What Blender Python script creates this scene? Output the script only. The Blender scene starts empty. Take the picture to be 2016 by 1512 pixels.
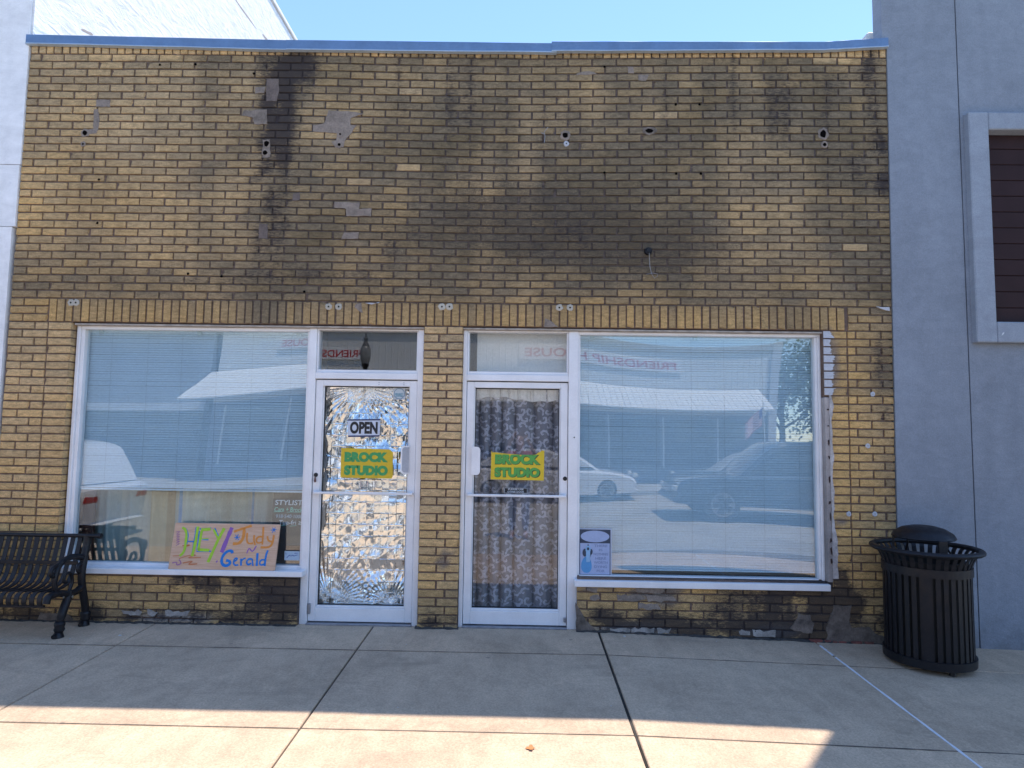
import bpy, bmesh, math, random
import numpy as np
from mathutils import Vector, Matrix, noise as mnoise
R = math.radians
random.seed(7)
rng = np.random.default_rng(11)
sc = bpy.context.scene
col = sc.collection

# ---------------------------------------------------------------- camera, world, sun, exposure
cam_d = bpy.data.cameras.new('camera')
cam = bpy.data.objects.new('camera', cam_d)
col.objects.link(cam)
cam_d.sensor_width = 36.0
cam_d.lens = 1276.33 / 2016.0 * 36.0
cam_d.clip_start = 0.05
cam_d.clip_end = 3000
yw, pt, rl = R(0.91588), R(4.32617), R(-0.81498)
cy, sy, cp, sp, cr, sr = math.cos(yw), math.sin(yw), math.cos(pt), math.sin(pt), math.cos(rl), math.sin(rl)
M = (Matrix(((cy, -sy, 0), (sy, cy, 0), (0, 0, 1))) @ Matrix(((1, 0, 0), (0, cp, -sp), (0, sp, cp)))
     @ Matrix(((cr, 0, sr), (0, 1, 0), (-sr, 0, cr))))
rx, ry, rz = M.col[0], M.col[1], M.col[2]
cam.matrix_world = Matrix(((rx[0], rz[0], -ry[0], 4.4317), (rx[1], rz[1], -ry[1], -5.6065), (rx[2], rz[2], -ry[2], 1.685), (0, 0, 0, 1)))
sc.camera = cam

SUN = Vector((1.2, 1.58, 5.25)).normalized()
SUN_EL = math.asin(SUN.z)
SUN_ROT = math.atan2(SUN.x, SUN.y)
world = bpy.data.worlds.new('World')
sc.world = world
world.use_nodes = True
nt = world.node_tree
nt.nodes.clear()
sky = nt.nodes.new('ShaderNodeTexSky')
sky.sky_type = 'NISHITA'
sky.sun_disc = False
sky.sun_elevation = SUN_EL
sky.sun_rotation = SUN_ROT
sky.air_density = 1.0
sky.dust_density = 0.0
sky.altitude = 600
sky.ozone_density = 1.0
bg = nt.nodes.new('ShaderNodeBackground')
bg.inputs['Strength'].default_value = 0.124
out = nt.nodes.new('ShaderNodeOutputWorld')
tint = nt.nodes.new('ShaderNodeMix')
tint.data_type = 'RGBA'
tint.blend_type = 'MULTIPLY'
tint.inputs[0].default_value = 1.0
tint.inputs[7].default_value = (0.82, 0.885, 0.97, 1)
nt.links.new(sky.outputs[0], tint.inputs[6])
nt.links.new(tint.outputs[2], bg.inputs[0])
nt.links.new(bg.outputs[0], out.inputs[0])
sun_d = bpy.data.lights.new('sun', 'SUN')
sun_d.energy = 2.45
sun_d.angle = R(0.55)
sun_d.color = (1.0, 0.89, 0.79)
sun = bpy.data.objects.new('sun', sun_d)
col.objects.link(sun)
sun.rotation_euler = SUN.to_track_quat('Z', 'Y').to_euler()
sun.location = (4, 6, 30)
sc.view_settings.view_transform = 'Standard'
sc.view_settings.look = 'None'
sc.view_settings.gamma = 1
sc.view_settings.use_curve_mapping = False
sc.view_settings.exposure = 1.52
sc.cycles.max_bounces = 10
sc.cycles.transparent_max_bounces = 16

# ---------------------------------------------------------------- material helpers
def new_mat(name):
    m = bpy.data.materials.new(name)
    m.use_nodes = True
    t = m.node_tree
    return m, t, t.nodes['Principled BSDF']

def N(t, typ, **kw):
    n = t.nodes.new(typ)
    for k, v in kw.items():
        if k.startswith('i_'):
            key = k[2:]
            n.inputs[int(key) if key.isdigit() else key].default_value = v
        else:
            setattr(n, k, v)
    return n

def L(t, a, ai, b, bi):
    t.links.new(a.outputs[ai], b.inputs[bi])

def mixc(t, fac, a, b, mode='MIX'):
    """colour mix; fac / a / b are values or (node, output)"""
    n = t.nodes.new('ShaderNodeMix')
    n.data_type = 'RGBA'
    n.blend_type = mode
    for v, i in ((fac, 0), (a, 6), (b, 7)):
        if isinstance(v, tuple) and hasattr(v[0], 'outputs'):
            t.links.new(v[0].outputs[v[1]], n.inputs[i])
        elif i == 0:
            n.inputs[0].default_value = v
        else:
            n.inputs[i].default_value = (*v[:3], 1)
    return (n, 2)

def mth(t, op, a, b=0.0, clamp=False):
    n = t.nodes.new('ShaderNodeMath')
    n.operation = op
    n.use_clamp = clamp
    for v, i in ((a, 0), (b, 1)):
        if isinstance(v, tuple):
            t.links.new(v[0].outputs[v[1]], n.inputs[i])
        else:
            n.inputs[i].default_value = v
    return (n, 0)

def link(t, src, node, inp):
    t.links.new(src[0].outputs[src[1]], node.inputs[inp])

def pos(t, scale=(1, 1, 1)):
    g = t.nodes.new('ShaderNodeNewGeometry')
    mp = t.nodes.new('ShaderNodeMapping')
    mp.inputs['Scale'].default_value = scale
    t.links.new(g.outputs['Position'], mp.inputs['Vector'])
    return (mp, 0)

def noise(t, vec, scale, detail=4, rough=0.55, dist=0.0):
    n = t.nodes.new('ShaderNodeTexNoise')
    n.inputs['Scale'].default_value = scale
    n.inputs['Detail'].default_value = detail
    n.inputs['Roughness'].default_value = rough
    n.inputs['Distortion'].default_value = dist
    link(t, vec, n, 'Vector')
    return (n, 0)

def ramp(t, src, p0, p1, c0=(0, 0, 0), c1=(1, 1, 1)):
    r = t.nodes.new('ShaderNodeValToRGB')
    r.color_ramp.elements[0].position = p0
    r.color_ramp.elements[1].position = p1
    r.color_ramp.elements[0].color = (*c0, 1)
    r.color_ramp.elements[1].color = (*c1, 1)
    link(t, src, r, 0)
    return (r, 0)

def bump(t, p, src, strength, dist):
    b = t.nodes.new('ShaderNodeBump')
    b.inputs['Strength'].default_value = strength
    b.inputs['Distance'].default_value = dist
    link(t, src, b, 'Height')
    t.links.new(b.outputs[0], p.inputs['Normal'])
    return b

def plain(name, c, rough=0.6, metal=0.0, spec=0.5, var=0.12, vs=3.0, fine=60.0, fvar=0.08, bs=0.0, bd=0.002, bscale=80.0):
    """base colour with soft blotches and fine grain"""
    m, t, p = new_mat(name)
    v = pos(t)
    n1 = ramp(t, noise(t, v, vs, 5), 0.3, 0.7, (1 - var,) * 3, (1 + var,) * 3)
    n2 = ramp(t, noise(t, v, fine, 3), 0.3, 0.7, (1 - fvar,) * 3, (1 + fvar,) * 3)
    c1 = mixc(t, 1.0, c, n1, 'MULTIPLY')
    c2 = mixc(t, 1.0, c1, n2, 'MULTIPLY')
    link(t, c2, p, 'Base Color')
    p.inputs['Roughness'].default_value = rough
    p.inputs['Metallic'].default_value = metal
    p.inputs['Specular IOR Level'].default_value = spec
    if bs:
        bump(t, p, noise(t, v, bscale, 4), bs, bd)
    return m

# brick: 'tone' holds each face's own fired and dirt colour, 'grime' how sooty it is
def brick_mat(name):
    m, t, p = new_mat(name)
    a = N(t, 'ShaderNodeAttribute', attribute_name='tone')
    s = N(t, 'ShaderNodeAttribute', attribute_name='grime')
    v = pos(t)
    vs = pos(t, (1, 1, 3.2))
    big = ramp(t, noise(t, vs, 14, 6, 0.7), 0.25, 0.75, (0.54,) * 3, (1.44,) * 3)
    fine = ramp(t, noise(t, pos(t, (1, 1, 1.6)), 105, 5, 0.75), 0.28, 0.72, (0.55,) * 3, (1.36,) * 3)
    c = mixc(t, 1.0, (a, 'Color'), big, 'MULTIPLY')
    c = mixc(t, 1.0, c, fine, 'MULTIPLY')
    # rug-face scratches and pits
    pit = noise(t, pos(t, (1, 1, 2.2)), 150, 3, 0.6)
    pth = mth(t, 'SUBTRACT', mth(t, 'ADD', mth(t, 'MULTIPLY', (s, 'Alpha'), 0.16), 0.33), pit)
    pm = mth(t, 'MULTIPLY', pth, 13.0, True)
    pm = mth(t, 'MULTIPLY', pm, 0.8)
    c = mixc(t, pm, c, (0.05, 0.043, 0.038))
    # grime lying in the rough face, in short horizontal wisps
    wsp = noise(t, pos(t, (1, 1, 4.5)), 20, 6, 0.75, 0.6)
    wm = mth(t, 'MULTIPLY', mth(t, 'SUBTRACT', wsp, mth(t, 'SUBTRACT', 0.70, mth(t, 'MULTIPLY', (s, 'Alpha'), 0.24))), 5.0, True)
    wm = mth(t, 'MULTIPLY', wm, 0.62)
    c = mixc(t, wm, c, (0.07, 0.056, 0.043))
    # soot and mildew eating in along the noise
    sn = noise(t, vs, 22, 6, 0.72)
    sm = mth(t, 'ADD', mth(t, 'MULTIPLY', (s, 'Fac'), 1.35), mth(t, 'MULTIPLY', mth(t, 'SUBTRACT', sn, 0.60), 3.4))
    sm = mth(t, 'MULTIPLY', sm, 1.3, True)
    sm = mth(t, 'MULTIPLY', sm, ramp(t, (s, 'Fac'), 0.02, 0.3), True)
    sm = mth(t, 'MULTIPLY', sm, 0.86)
    c = mixc(t, sm, c, (0.036, 0.030, 0.034))
    link(t, c, p, 'Base Color')
    p.inputs['Roughness'].default_value = 0.85
    p.inputs['Specular IOR Level'].default_value = 0.25
    h = mth(t, 'ADD', pit, noise(t, pos(t, (1, 1, 3)), 45, 4, 0.6))
    bump(t, p, h, 0.8, 0.006)
    return m

def pane_mat(name, tint=(1, 1, 1), refl=0.115):
    """clear glass sheet: sees through, reflects as glass does at each of its two faces"""
    m, t, p = new_mat(name)
    t.nodes.remove(p)
    o = t.nodes['Material Output']
    lw = N(t, 'ShaderNodeLayerWeight', i_Blend=0.5)
    f = mth(t, 'POWER', (lw, 'Facing'), 5.0)
    f = mth(t, 'ADD', mth(t, 'MULTIPLY', f, 0.88), refl)
    tr = N(t, 'ShaderNodeBsdfTransparent')
    tr.inputs[0].default_value = (*tint, 1)
    gl = N(t, 'ShaderNodeBsdfGlossy')
    gl.inputs['Roughness'].default_value = 0.0
    mx = N(t, 'ShaderNodeMixShader')
    link(t, f, mx, 0)
    t.links.new(tr.outputs[0], mx.inputs[1])
    t.links.new(gl.outputs[0], mx.inputs[2])
    t.links.new(mx.outputs[0], o.inputs['Surface'])
    return m

def concrete_mat(name, base=(0.40, 0.375, 0.335)):
    m, t, p = new_mat(name)
    v = pos(t)
    big = ramp(t, noise(t, v, 1.1, 6, 0.6), 0.28, 0.72, (0.82,) * 3, (1.14,) * 3)
    mid = ramp(t, noise(t, v, 7, 6, 0.65), 0.25, 0.75, (0.87,) * 3, (1.1,) * 3)
    fin = ramp(t, noise(t, v, 75, 6, 0.8), 0.28, 0.72, (0.66,) * 3, (1.32,) * 3)
    sc2 = ramp(t, noise(t, pos(t, (1.6, .5, 1)), 5, 6, .75, .5), .3, .7, (.88,) * 3, (1.08,) * 3)
    base = mixc(t, 1.0, base, sc2, 'MULTIPLY')
    c = mixc(t, 1.0, base, big, 'MULTIPLY')
    c = mixc(t, 1.0, c, mid, 'MULTIPLY')
    c = mixc(t, 1.0, c, fin, 'MULTIPLY')
    # old gum and drip spots
    vo = N(t, 'ShaderNodeTexVoronoi', i_Scale=2.6)
    link(t, v, vo, 'Vector')
    spot = ramp(t, (vo, 'Distance'), 0.028, 0.05, (1, 1, 1), (0, 0, 0))
    rnd = N(t, 'ShaderNodeSeparateColor')
    t.links.new(vo.outputs['Color'], rnd.inputs[0])
    spot = mth(t, 'MULTIPLY', spot, mth(t, 'GREATER_THAN', (rnd, 0), 0.55))
    c = mixc(t, mth(t, 'MULTIPLY', spot, 0.45), c, (0.10, 0.095, 0.09))
    # dark wash streaks
    st = ramp(t, noise(t, pos(t, (0.5, 2.2, 1)), 2.2, 5, 0.7, 0.6), 0.56, 0.72)
    c = mixc(t, mth(t, 'MULTIPLY', st, 0.35), c, (0.20, 0.165, 0.125))
    link(t, c, p, 'Base Color')
    p.inputs['Roughness'].default_value = 0.88
    p.inputs['Specular IOR Level'].default_value = 0.3
    bump(t, p, noise(t, v, 160, 5, 0.7), 0.35, 0.003)
    return m

def stucco_mat(name, base, bscale=70, bs=0.5, var=0.10, grain=0.14):
    m, t, p = new_mat(name)
    v = pos(t)
    big = ramp(t, noise(t, pos(t, (1, 1, 0.6)), 0.9, 6, 0.6), 0.3, 0.7, (1 - var,) * 3, (1 + var,) * 3)
    mid = ramp(t, noise(t, v, 9, 5, 0.6), 0.3, 0.7, (0.94,) * 3, (1.06,) * 3)
    fin = ramp(t, noise(t, v, 110, 4, .7), 0.3, 0.7, (1 - grain,) * 3, (1 + grain * .95,) * 3)
    c = mixc(t, 1.0, base, big, 'MULTIPLY')
    stk = ramp(t, noise(t, pos(t, (3.2, 3.2, .22)), 1.6, 6, .7), .35, .7, (0.96,) * 3, (1.03,) * 3)
    c = mixc(t, 1.0, c, stk, 'MULTIPLY')
    c = mixc(t, 1.0, c, mid, 'MULTIPLY')
    c = mixc(t, 1.0, c, fin, 'MULTIPLY')
    tr_ = ramp(t, noise(t, pos(t, (1, 1, 2.2)), 3.2, 7, .75, 1.2), .35, .68, (.92,) * 3, (1.06,) * 3)
    c = mixc(t, 1.0, c, tr_, 'MULTIPLY')
    sx_ = N(t, 'ShaderNodeSeparateXYZ')
    link(t, v, sx_, 0)
    ft_ = mth(t, 'SUBTRACT', .30, (sx_, 'Z'))
    ft_ = mth(t, 'MULTIPLY', mth(t, 'ADD', mth(t, 'MULTIPLY', ft_, 1.2), mth(t, 'SUBTRACT', noise(t, v, 7, 6, .7), .62)), 1.6, True)
    c = mixc(t, mth(t, 'MULTIPLY', ft_, .6), c, (.10, .09, .085))
    vo = N(t, 'ShaderNodeTexVoronoi', i_Scale=1.9)
    link(t, v, vo, 'Vector')
    spot = ramp(t, (vo, 'Distance'), 0.02, 0.034, (1, 1, 1), (0, 0, 0))
    rnd = N(t, 'ShaderNodeSeparateColor')
    t.links.new(vo.outputs['Color'], rnd.inputs[0])
    spot = mth(t, 'MULTIPLY', spot, mth(t, 'GREATER_THAN', (rnd, 1), 0.72))
    c = mixc(t, mth(t, 'MULTIPLY', spot, 0.35), c, (0.62, 0.63, 0.65))
    link(t, c, p, 'Base Color')
    p.inputs['Roughness'].default_value = 0.9
    p.inputs['Specular IOR Level'].default_value = 0.25
    bump(t, p, noise(t, v, bscale, 5, 0.65), bs, 0.005)
    return m

MB_ = {}
MB_['brick'] = brick_mat('yellow_brick')
MB_['mortar'] = brick_mat('old_mortar')
MB_['concrete'] = concrete_mat('pavement_concrete')
MB_['asphalt'] = plain('pale_paving', (0.37, 0.325, 0.255), 0.9, var=0.2, vs=1.2, fine=240, fvar=0.3, bs=0.5, bd=0.004, bscale=240)
MB_['glass'] = pane_mat('window_glass', (.90, .96, .985))
MB_['transom_glass'] = pane_mat('transom_glass', (.95, .97, .98), 0.085)
MB_['door_glass'] = pane_mat('door_glass', (.97, .98, .98), 0.052)
MB_['alu'] = plain('painted_aluminium', (0.83, 0.82, 0.82), 0.42, 0.08, var=0.07, vs=4, fine=90, fvar=0.03)
MB_['alu_dark'] = plain('worn_steel', (0.32, 0.32, 0.34), 0.4, 0.7, var=0.15, vs=20)
MB_['black'] = plain('black_gasket', (0.012, 0.012, 0.013), 0.6, var=0.1)
MB_['void'] = plain('hole_dark', (0.006, 0.005, 0.005), 1.0, spec=0.0, var=0.1)
MB_['coping'] = plain('blue_coping_metal', (0.135, 0.225, 0.375), 0.45, 0.2, var=0.12, vs=6, fine=40, fvar=0.05)
MB_['coping_edge'] = plain('coping_hem', (0.42, 0.50, 0.58), 0.5, 0.2)
MB_['blackmetal'] = plain('black_enamel', (0.012, 0.012, 0.017), 0.42, 0.0, 0.35, var=0.3, vs=9, fine=120, fvar=0.25)
def enamel():
    m, t, p = new_mat('black_enamel_worn')
    v = pos(t)
    a = ramp(t, noise(t, v, 60, 5, .7), .60, .72, (.0065, .0065, .009), (.032, .030, .028))
    d_ = ramp(t, noise(t, v, 6, 5, .7), .4, .75, (1, 1, 1), (1.9, 1.8, 1.7))
    k = mixc(t, 1.0, a, d_, 'MULTIPLY')
    link(t, k, p, 'Base Color')
    r_ = ramp(t, noise(t, v, 18, 5), .3, .7, (.36,) * 3, (.62,) * 3)
    link(t, r_, p, 'Roughness')
    p.inputs['Specular IOR Level'].default_value = .35
    return m
MB_['blackmetal'] = enamel()
MB_['white_stucco'] = stucco_mat('white_stucco', (0.87, 0.86, 0.85), 50, 0.12, 0.04, 0.035)
MB_['grey_stucco'] = stucco_mat('blue_grey_stucco', (0.25, 0.28, 0.325), 60, 0.5, 0.10)
MB_['trim_stucco'] = stucco_mat('grey_trim_stucco', (0.30, 0.335, 0.385), 90, 0.7, 0.08)
MB_['shutter'] = plain('brown_shutter', (0.034, 0.017, 0.018), 0.6, spec=.15, var=0.15, vs=5)
MB_['interior'] = plain('dark_interior', (0.05, 0.048, 0.046), 0.9)
MB_['slat'] = plain('blind_slat', (0.72, 0.80, 0.84), 0.5, var=0.04)
MB_['cord'] = plain('blind_cord', (0.42, 0.48, 0.50), 0.8)
MB_['darkwood'] = plain('dark_wood', (0.07, 0.022, 0.014), 0.5, var=0.3, vs=8)
MB_['roof'] = plain('roof_membrane', (0.3, 0.3, 0.3), 0.9)

def white_brick_mat():
    m, t, p = new_mat('painted_block')
    v = pos(t, (1, 1, 1))
    w = noise(t, pos(t, (1, 0.7, 2.4)), 6, 6, 0.65, 0.8)
    c = ramp(t, w, 0.25, 0.6, (0.62, 0.63, 0.65), (0.84, 0.83, 0.81))
    fl = ramp(t, noise(t, pos(t, (1, 1.2, 2.5)), 2.4, 6, 0.75, 0.4), 0.71, 0.725)
    c = mixc(t, fl, c, (0.24, 0.21, 0.19))
    link(t, c, p, 'Base Color')
    p.inputs['Roughness'].default_value = 0.8
    bump(t, p, w, 0.9, 0.02)
    return m
MB_['white_block'] = white_brick_mat()

def foil_mat():
    m, t, p = new_mat('crumpled_foil')
    v = pos(t)
    p.inputs['Base Color'].default_value = (0.94, 0.94, 0.93, 1)
    p.inputs['Metallic'].default_value = 1.0
    r = ramp(t, noise(t, v, 40, 3), 0.3, 0.7, (0.07,) * 3, (0.20,) * 3)
    link(t, r, p, 'Roughness')
    bump(t, p, noise(t, v, 18, 2, 0.4), 0.08, 0.004)
    return m
MB_['foil'] = foil_mat()

def attr_mat(name, attr='tone', rough=0.7, fvar=0.12, fine=120, scale=(1, 1, 1), spec=0.3, trans=0.0):
    m, t, p = new_mat(name)
    a = N(t, 'ShaderNodeAttribute', attribute_name=attr)
    n2 = ramp(t, noise(t, pos(t, scale), fine, 4), 0.3, 0.7, (1 - fvar,) * 3, (1 + fvar,) * 3)
    c = mixc(t, 1.0, (a, 'Color'), n2, 'MULTIPLY')
    link(t, c, p, 'Base Color')
    p.inputs['Roughness'].default_value = rough
    p.inputs['Specular IOR Level'].default_value = spec
    return m
MB_['fabric'] = attr_mat('curtain_cloth', rough=0.9, fvar=0.10, fine=160, scale=(1, 1, 0.3))
MB_['lace_ground'] = plain('sheer_ground', (0.235, 0.232, 0.255), 0.95, var=0.15, vs=4, fine=300, fvar=0.2)
MB_['lace_scroll'] = plain('lace_scroll', (0.47, 0.47, 0.53), 0.95, var=0.12, vs=4, fine=300, fvar=0.25)
MB_['valance'] = plain('white_valance', (0.52, 0.52, 0.50), 0.95, var=0.12, vs=30, fine=200, fvar=0.15)

def wood_mat(name, c0, c1, scale=(2, 2, 26)):
    m, t, p = new_mat(name)
    g = noise(t, pos(t, scale), 2.2, 6, 0.65, 1.2)
    c = ramp(t, g, 0.3, 0.7, c0, c1)
    link(t, c, p, 'Base Color')
    p.inputs['Roughness'].default_value = 0.75
    return m
MB_['board_wood'] = wood_mat('sign_wood', (0.56, 0.33, 0.21), (0.72, 0.49, 0.34))
flatc = {}
def flat(name, c, rough=0.6):
    if name not in flatc:
        flatc[name] = plain(name, c, rough, var=0.06, vs=20, fine=120, fvar=0.05)
    return flatc[name]

# ---------------------------------------------------------------- mesh helpers
class MB:
    def __init__(s):
        s.v, s.f, s.m, s.c, s.g = [], [], [], [], []
        s.cur = 0
    def add(s, vs, fs, tone=None, grime=None):
        b = len(s.v)
        s.v += [tuple(x) for x in vs]
        for f in fs:
            s.f.append(tuple(b + i for i in f))
            s.m.append(s.cur)
        if tone is not None:
            s.c += tone
            s.g += grime
        return s
    def box(s, x0, x1, y0, y1, z0, z1):
        return s.add([(x0, y0, z0), (x1, y0, z0), (x1, y1, z0), (x0, y1, z0), (x0, y0, z1), (x1, y0, z1), (x1, y1, z1), (x0, y1, z1)],
                     [(0, 3, 2, 1), (4, 5, 6, 7), (0, 1, 5, 4), (1, 2, 6, 5), (2, 3, 7, 6), (3, 0, 4, 7)])
    def bbox(s, x0, x1, y0, y1, z0, z1, b=0.003):
        """box with its edges chamfered"""
        bm = bmesh.new()
        bmesh.ops.create_cube(bm, size=1)
        for v in bm.verts:
            v.co = Vector(((x0 + x1) / 2 + v.co.x * (x1 - x0), (y0 + y1) / 2 + v.co.y * (y1 - y0), (z0 + z1) / 2 + v.co.z * (z1 - z0)))
        b = min(b, 0.3 * min(x1 - x0, y1 - y0, z1 - z0))
        bmesh.ops.bevel(bm, geom=bm.edges[:], offset=b, segments=1, affect='EDGES')
        bm.verts.index_update()
        s.add([v.co[:] for v in bm.verts], [[v.index for v in f.verts] for f in bm.faces])
        bm.free()
        return s
    def tube(s, path, r, n=8, cap=True):
        P = [Vector(p) for p in path]
        rs = r if isinstance(r, (list, tuple)) else [r] * len(P)
        vs, fs = [], []
        up = None
        for i, p in enumerate(P):
            d = (P[min(i + 1, len(P) - 1)] - P[max(i - 1, 0)]).normalized()
            if up is None:
                up = Vector((0, 0, 1)) if abs(d.z) < 0.9 else Vector((1, 0, 0))
            a = d.cross(up).normalized()
            up = a.cross(d).normalized()
            for k in range(n):
                t = 2 * math.pi * k / n
                vs.append(p + (a * math.cos(t) + up * math.sin(t)) * rs[i])
        for i in range(len(P) - 1):
            for k in range(n):
                k2 = (k + 1) % n
                fs.append((i * n + k, i * n + k2, (i + 1) * n + k2, (i + 1) * n + k))
        if cap:
            fs.append(tuple(range(n - 1, -1, -1)))
            fs.append(tuple((len(P) - 1) * n + k for k in range(n)))
        return s.add(vs, fs)
    def lathe(s, prof, c=(0, 0, 0), n=32, a0=0.0, a1=2 * math.pi):
        full = abs(a1 - a0 - 2 * math.pi) < 1e-6
        k = n if full else n + 1
        vs, fs = [], []
        for r, z in prof:
            for i in range(k):
                a = a0 + (a1 - a0) * i / n
                vs.append((c[0] + r * math.cos(a), c[1] + r * math.sin(a), c[2] + z))
        for j in range(len(prof) - 1):
            for i in range(n):
                i2 = (i + 1) % k
                fs.append((j * k + i, j * k + i2, (j + 1) * k + i2, (j + 1) * k + i))
        return s.add(vs, fs)
    def prism(s, poly, y0, y1):
        """polygon in x,z extruded from y0 (front) to y1"""
        n = len(poly)
        ar = sum(poly[i][0] * poly[(i + 1) % n][1] - poly[(i + 1) % n][0] * poly[i][1] for i in range(n))
        if ar < 0:
            poly = poly[::-1]
        vs = [(x, y0, z) for x, z in poly] + [(x, y1, z) for x, z in poly]
        fs = [tuple(range(n)), tuple(range(2 * n - 1, n - 1, -1))]
        fs += [(i, i + n, (i + 1) % n + n, (i + 1) % n) for i in range(n)]
        return s.add(vs, fs)
    def extrude_path(s, path, hw, th):
        """flat strap along a y,z path, width along x from -hw to hw"""
        n = len(path)
        vs, fs = [], []
        for i in range(n):
            a, b = path[max(i - 1, 0)], path[min(i + 1, n - 1)]
            d = Vector((b[0] - a[0], b[1] - a[1])).normalized()
            nx = Vector((-d.y, d.x)) * th / 2
            for sx, sg in ((-hw, 1), (hw, 1), (hw, -1), (-hw, -1)):
                vs.append((sx, path[i][0] + nx.x * sg, path[i][1] + nx.y * sg))
        for i in range(n - 1):
            for k in range(4):
                k2 = (k + 1) % 4
                fs.append((i * 4 + k, i * 4 + k2, (i + 1) * 4 + k2, (i + 1) * 4 + k))
        fs += [(3, 2, 1, 0), tuple((n - 1) * 4 + k for k in range(4))]
        return s.add(vs, fs)
    def mesh(s, name, mats, smooth=False):
        me = bpy.data.meshes.new(name)
        me.from_pydata(s.v, [], s.f)
        for m in (mats if isinstance(mats, (list, tuple)) else [mats]):
            me.materials.append(m)
        if any(s.m):
            me.polygons.foreach_set('material_index', s.m)
        if s.c:
            a = me.attributes.new('tone', 'FLOAT_COLOR', 'POINT')
            a.data.foreach_set('color', np.array(s.c, dtype=np.float32).ravel())
            g = me.attributes.new('grime', 'FLOAT_COLOR', 'POINT')
            g.data.foreach_set('color', np.array(s.g, dtype=np.float32).ravel())
        if smooth:
            me.polygons.foreach_set('use_smooth', [True] * len(me.polygons))
        me.update()
        return me
    def build(s, name, mats, parent=None, smooth=False, fixn=False):
        me = s.mesh(name, mats, smooth)
        if fixn:
            bm = bmesh.new()
            bm.from_mesh(me)
            bmesh.ops.recalc_face_normals(bm, faces=bm.faces[:])
            bm.to_mesh(me)
            bm.free()
        return put(name, me, parent)

def put(name, me, parent=None, loc=None):
    o = bpy.data.objects.new(name, me)
    col.objects.link(o)
    if parent is not None:
        o.parent = parent
        if parent.type == 'EMPTY' or True:
            o.matrix_parent_inverse = Matrix.Translation(-world_loc(parent))
    if loc is not None:
        o.location = loc
    return o

def world_loc(o):
    v = Vector(o.location)
    if o.parent is not None:
        v = v + world_loc(o.parent) + o.matrix_parent_inverse.translation
    return v

def tag(o, label=None, cat=None, group=None, kind=None):
    for k, v in (('label', label), ('category', cat), ('group', group), ('kind', kind)):
        if v:
            o[k] = v
    return o

def thing(name, loc, label, cat, group=None):
    o = bpy.data.objects.new(name, None)
    col.objects.link(o)
    o.location = loc
    o.empty_display_size = 0.2
    return tag(o, label, cat, group)

def smooth_auto(o, ang=40):
    me = o.data
    me.polygons.foreach_set('use_smooth', [True] * len(me.polygons))
    try:
        me.set_sharp_from_angle(angle=R(ang))
    except Exception:
        pass
    return o

def text_mesh(body, size, bold=0.0, extrude=0.0006, align='CENTER', shear=0.0, spacing=1.0, line=1.0):
    cu = bpy.data.curves.new('lettering', 'FONT')
    cu.body = body
    cu.size = size
    cu.offset = bold
    cu.extrude = extrude
    cu.align_x = align
    cu.align_y = 'CENTER'
    cu.shear = shear
    cu.space_character = spacing
    cu.space_line = line
    cu.resolution_u = 4
    o = bpy.data.objects.new('lettering', cu)
    col.objects.link(o)
    bpy.context.view_layer.update()
    me = bpy.data.meshes.new_from_object(o.evaluated_get(bpy.context.evaluated_depsgraph_get()))
    bpy.data.objects.remove(o)
    bpy.data.curves.remove(cu)
    return me

def text(body, x, y, z, size, mat, parent, width=None, height=None, face=-1, cut=None, **kw):
    """lettering as thin solid letters in the plane y, facing -y (face=-1) or +y (face=1), at x,z centre"""
    me = text_mesh(body, size, **kw)
    co = np.empty(len(me.vertices) * 3, dtype=np.float32)
    me.vertices.foreach_get('co', co)
    co = co.reshape(-1, 3)
    lo, hi = co.min(0), co.max(0)
    c = (lo + hi) / 2
    sx = width / (hi[0] - lo[0]) if width else 1.0
    sz = height / (hi[1] - lo[1]) if height else (sx if width else 1.0)
    if not width and height:
        sx = sz
    w = np.empty_like(co)
    w[:, 0] = x - face * (co[:, 0] - c[0]) * sx
    w[:, 2] = z + (co[:, 1] - c[1]) * sz
    w[:, 1] = y + face * co[:, 2]
    me.vertices.foreach_set('co', w.ravel())
    me.materials.clear()
    me.materials.append(mat)
    if cut is not None:
        bm = bmesh.new()
        bm.from_mesh(me)
        for cp_, cn in cut:
            bmesh.ops.bisect_plane(bm, geom=bm.verts[:] + bm.edges[:] + bm.faces[:], plane_co=cp_, plane_no=cn, clear_outer=True)
        bm.to_mesh(me)
        bm.free()
    me.update()
    return put('lettering', me, parent)

def ribbon(mb, pts, w, y, taper=False):
    """brush stroke: flat ribbon in x,z at depth y, 1 mm proud"""
    P = []
    for i in range(len(pts) - 1):
        n = max(2, int(math.dist(pts[i], pts[i + 1]) / 0.02))
        for k in range(n):
            f = k / n
            P.append((pts[i][0] * (1 - f) + pts[i + 1][0] * f, pts[i][1] * (1 - f) + pts[i + 1][1] * f))
    P.append(pts[-1])
    if len(P) > 4:
        for _ in range(2):
            P = [P[0]] + [tuple((P[i - 1][k] + 2 * P[i][k] + P[i + 1][k]) / 4 for k in (0, 1)) for i in range(1, len(P) - 1)] + [P[-1]]
    vs, fs = [], []
    for i, p in enumerate(P):
        a, b = P[max(i - 1, 0)], P[min(i + 1, len(P) - 1)]
        d = Vector((b[0] - a[0], b[1] - a[1]))
        if d.length < 1e-6:
            d = Vector((1, 0))
        d.normalize()
        ww = w / 2 * (0.85 + 0.3 * random.random())
        vs += [(p[0] - d.y * ww, y, p[1] + d.x * ww), (p[0] + d.y * ww, y, p[1] - d.x * ww)]
    for i in range(len(P) - 1):
        fs.append((2 * i, 2 * i + 1, 2 * i + 3, 2 * i + 2))
    mb.add(vs, fs)

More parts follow.
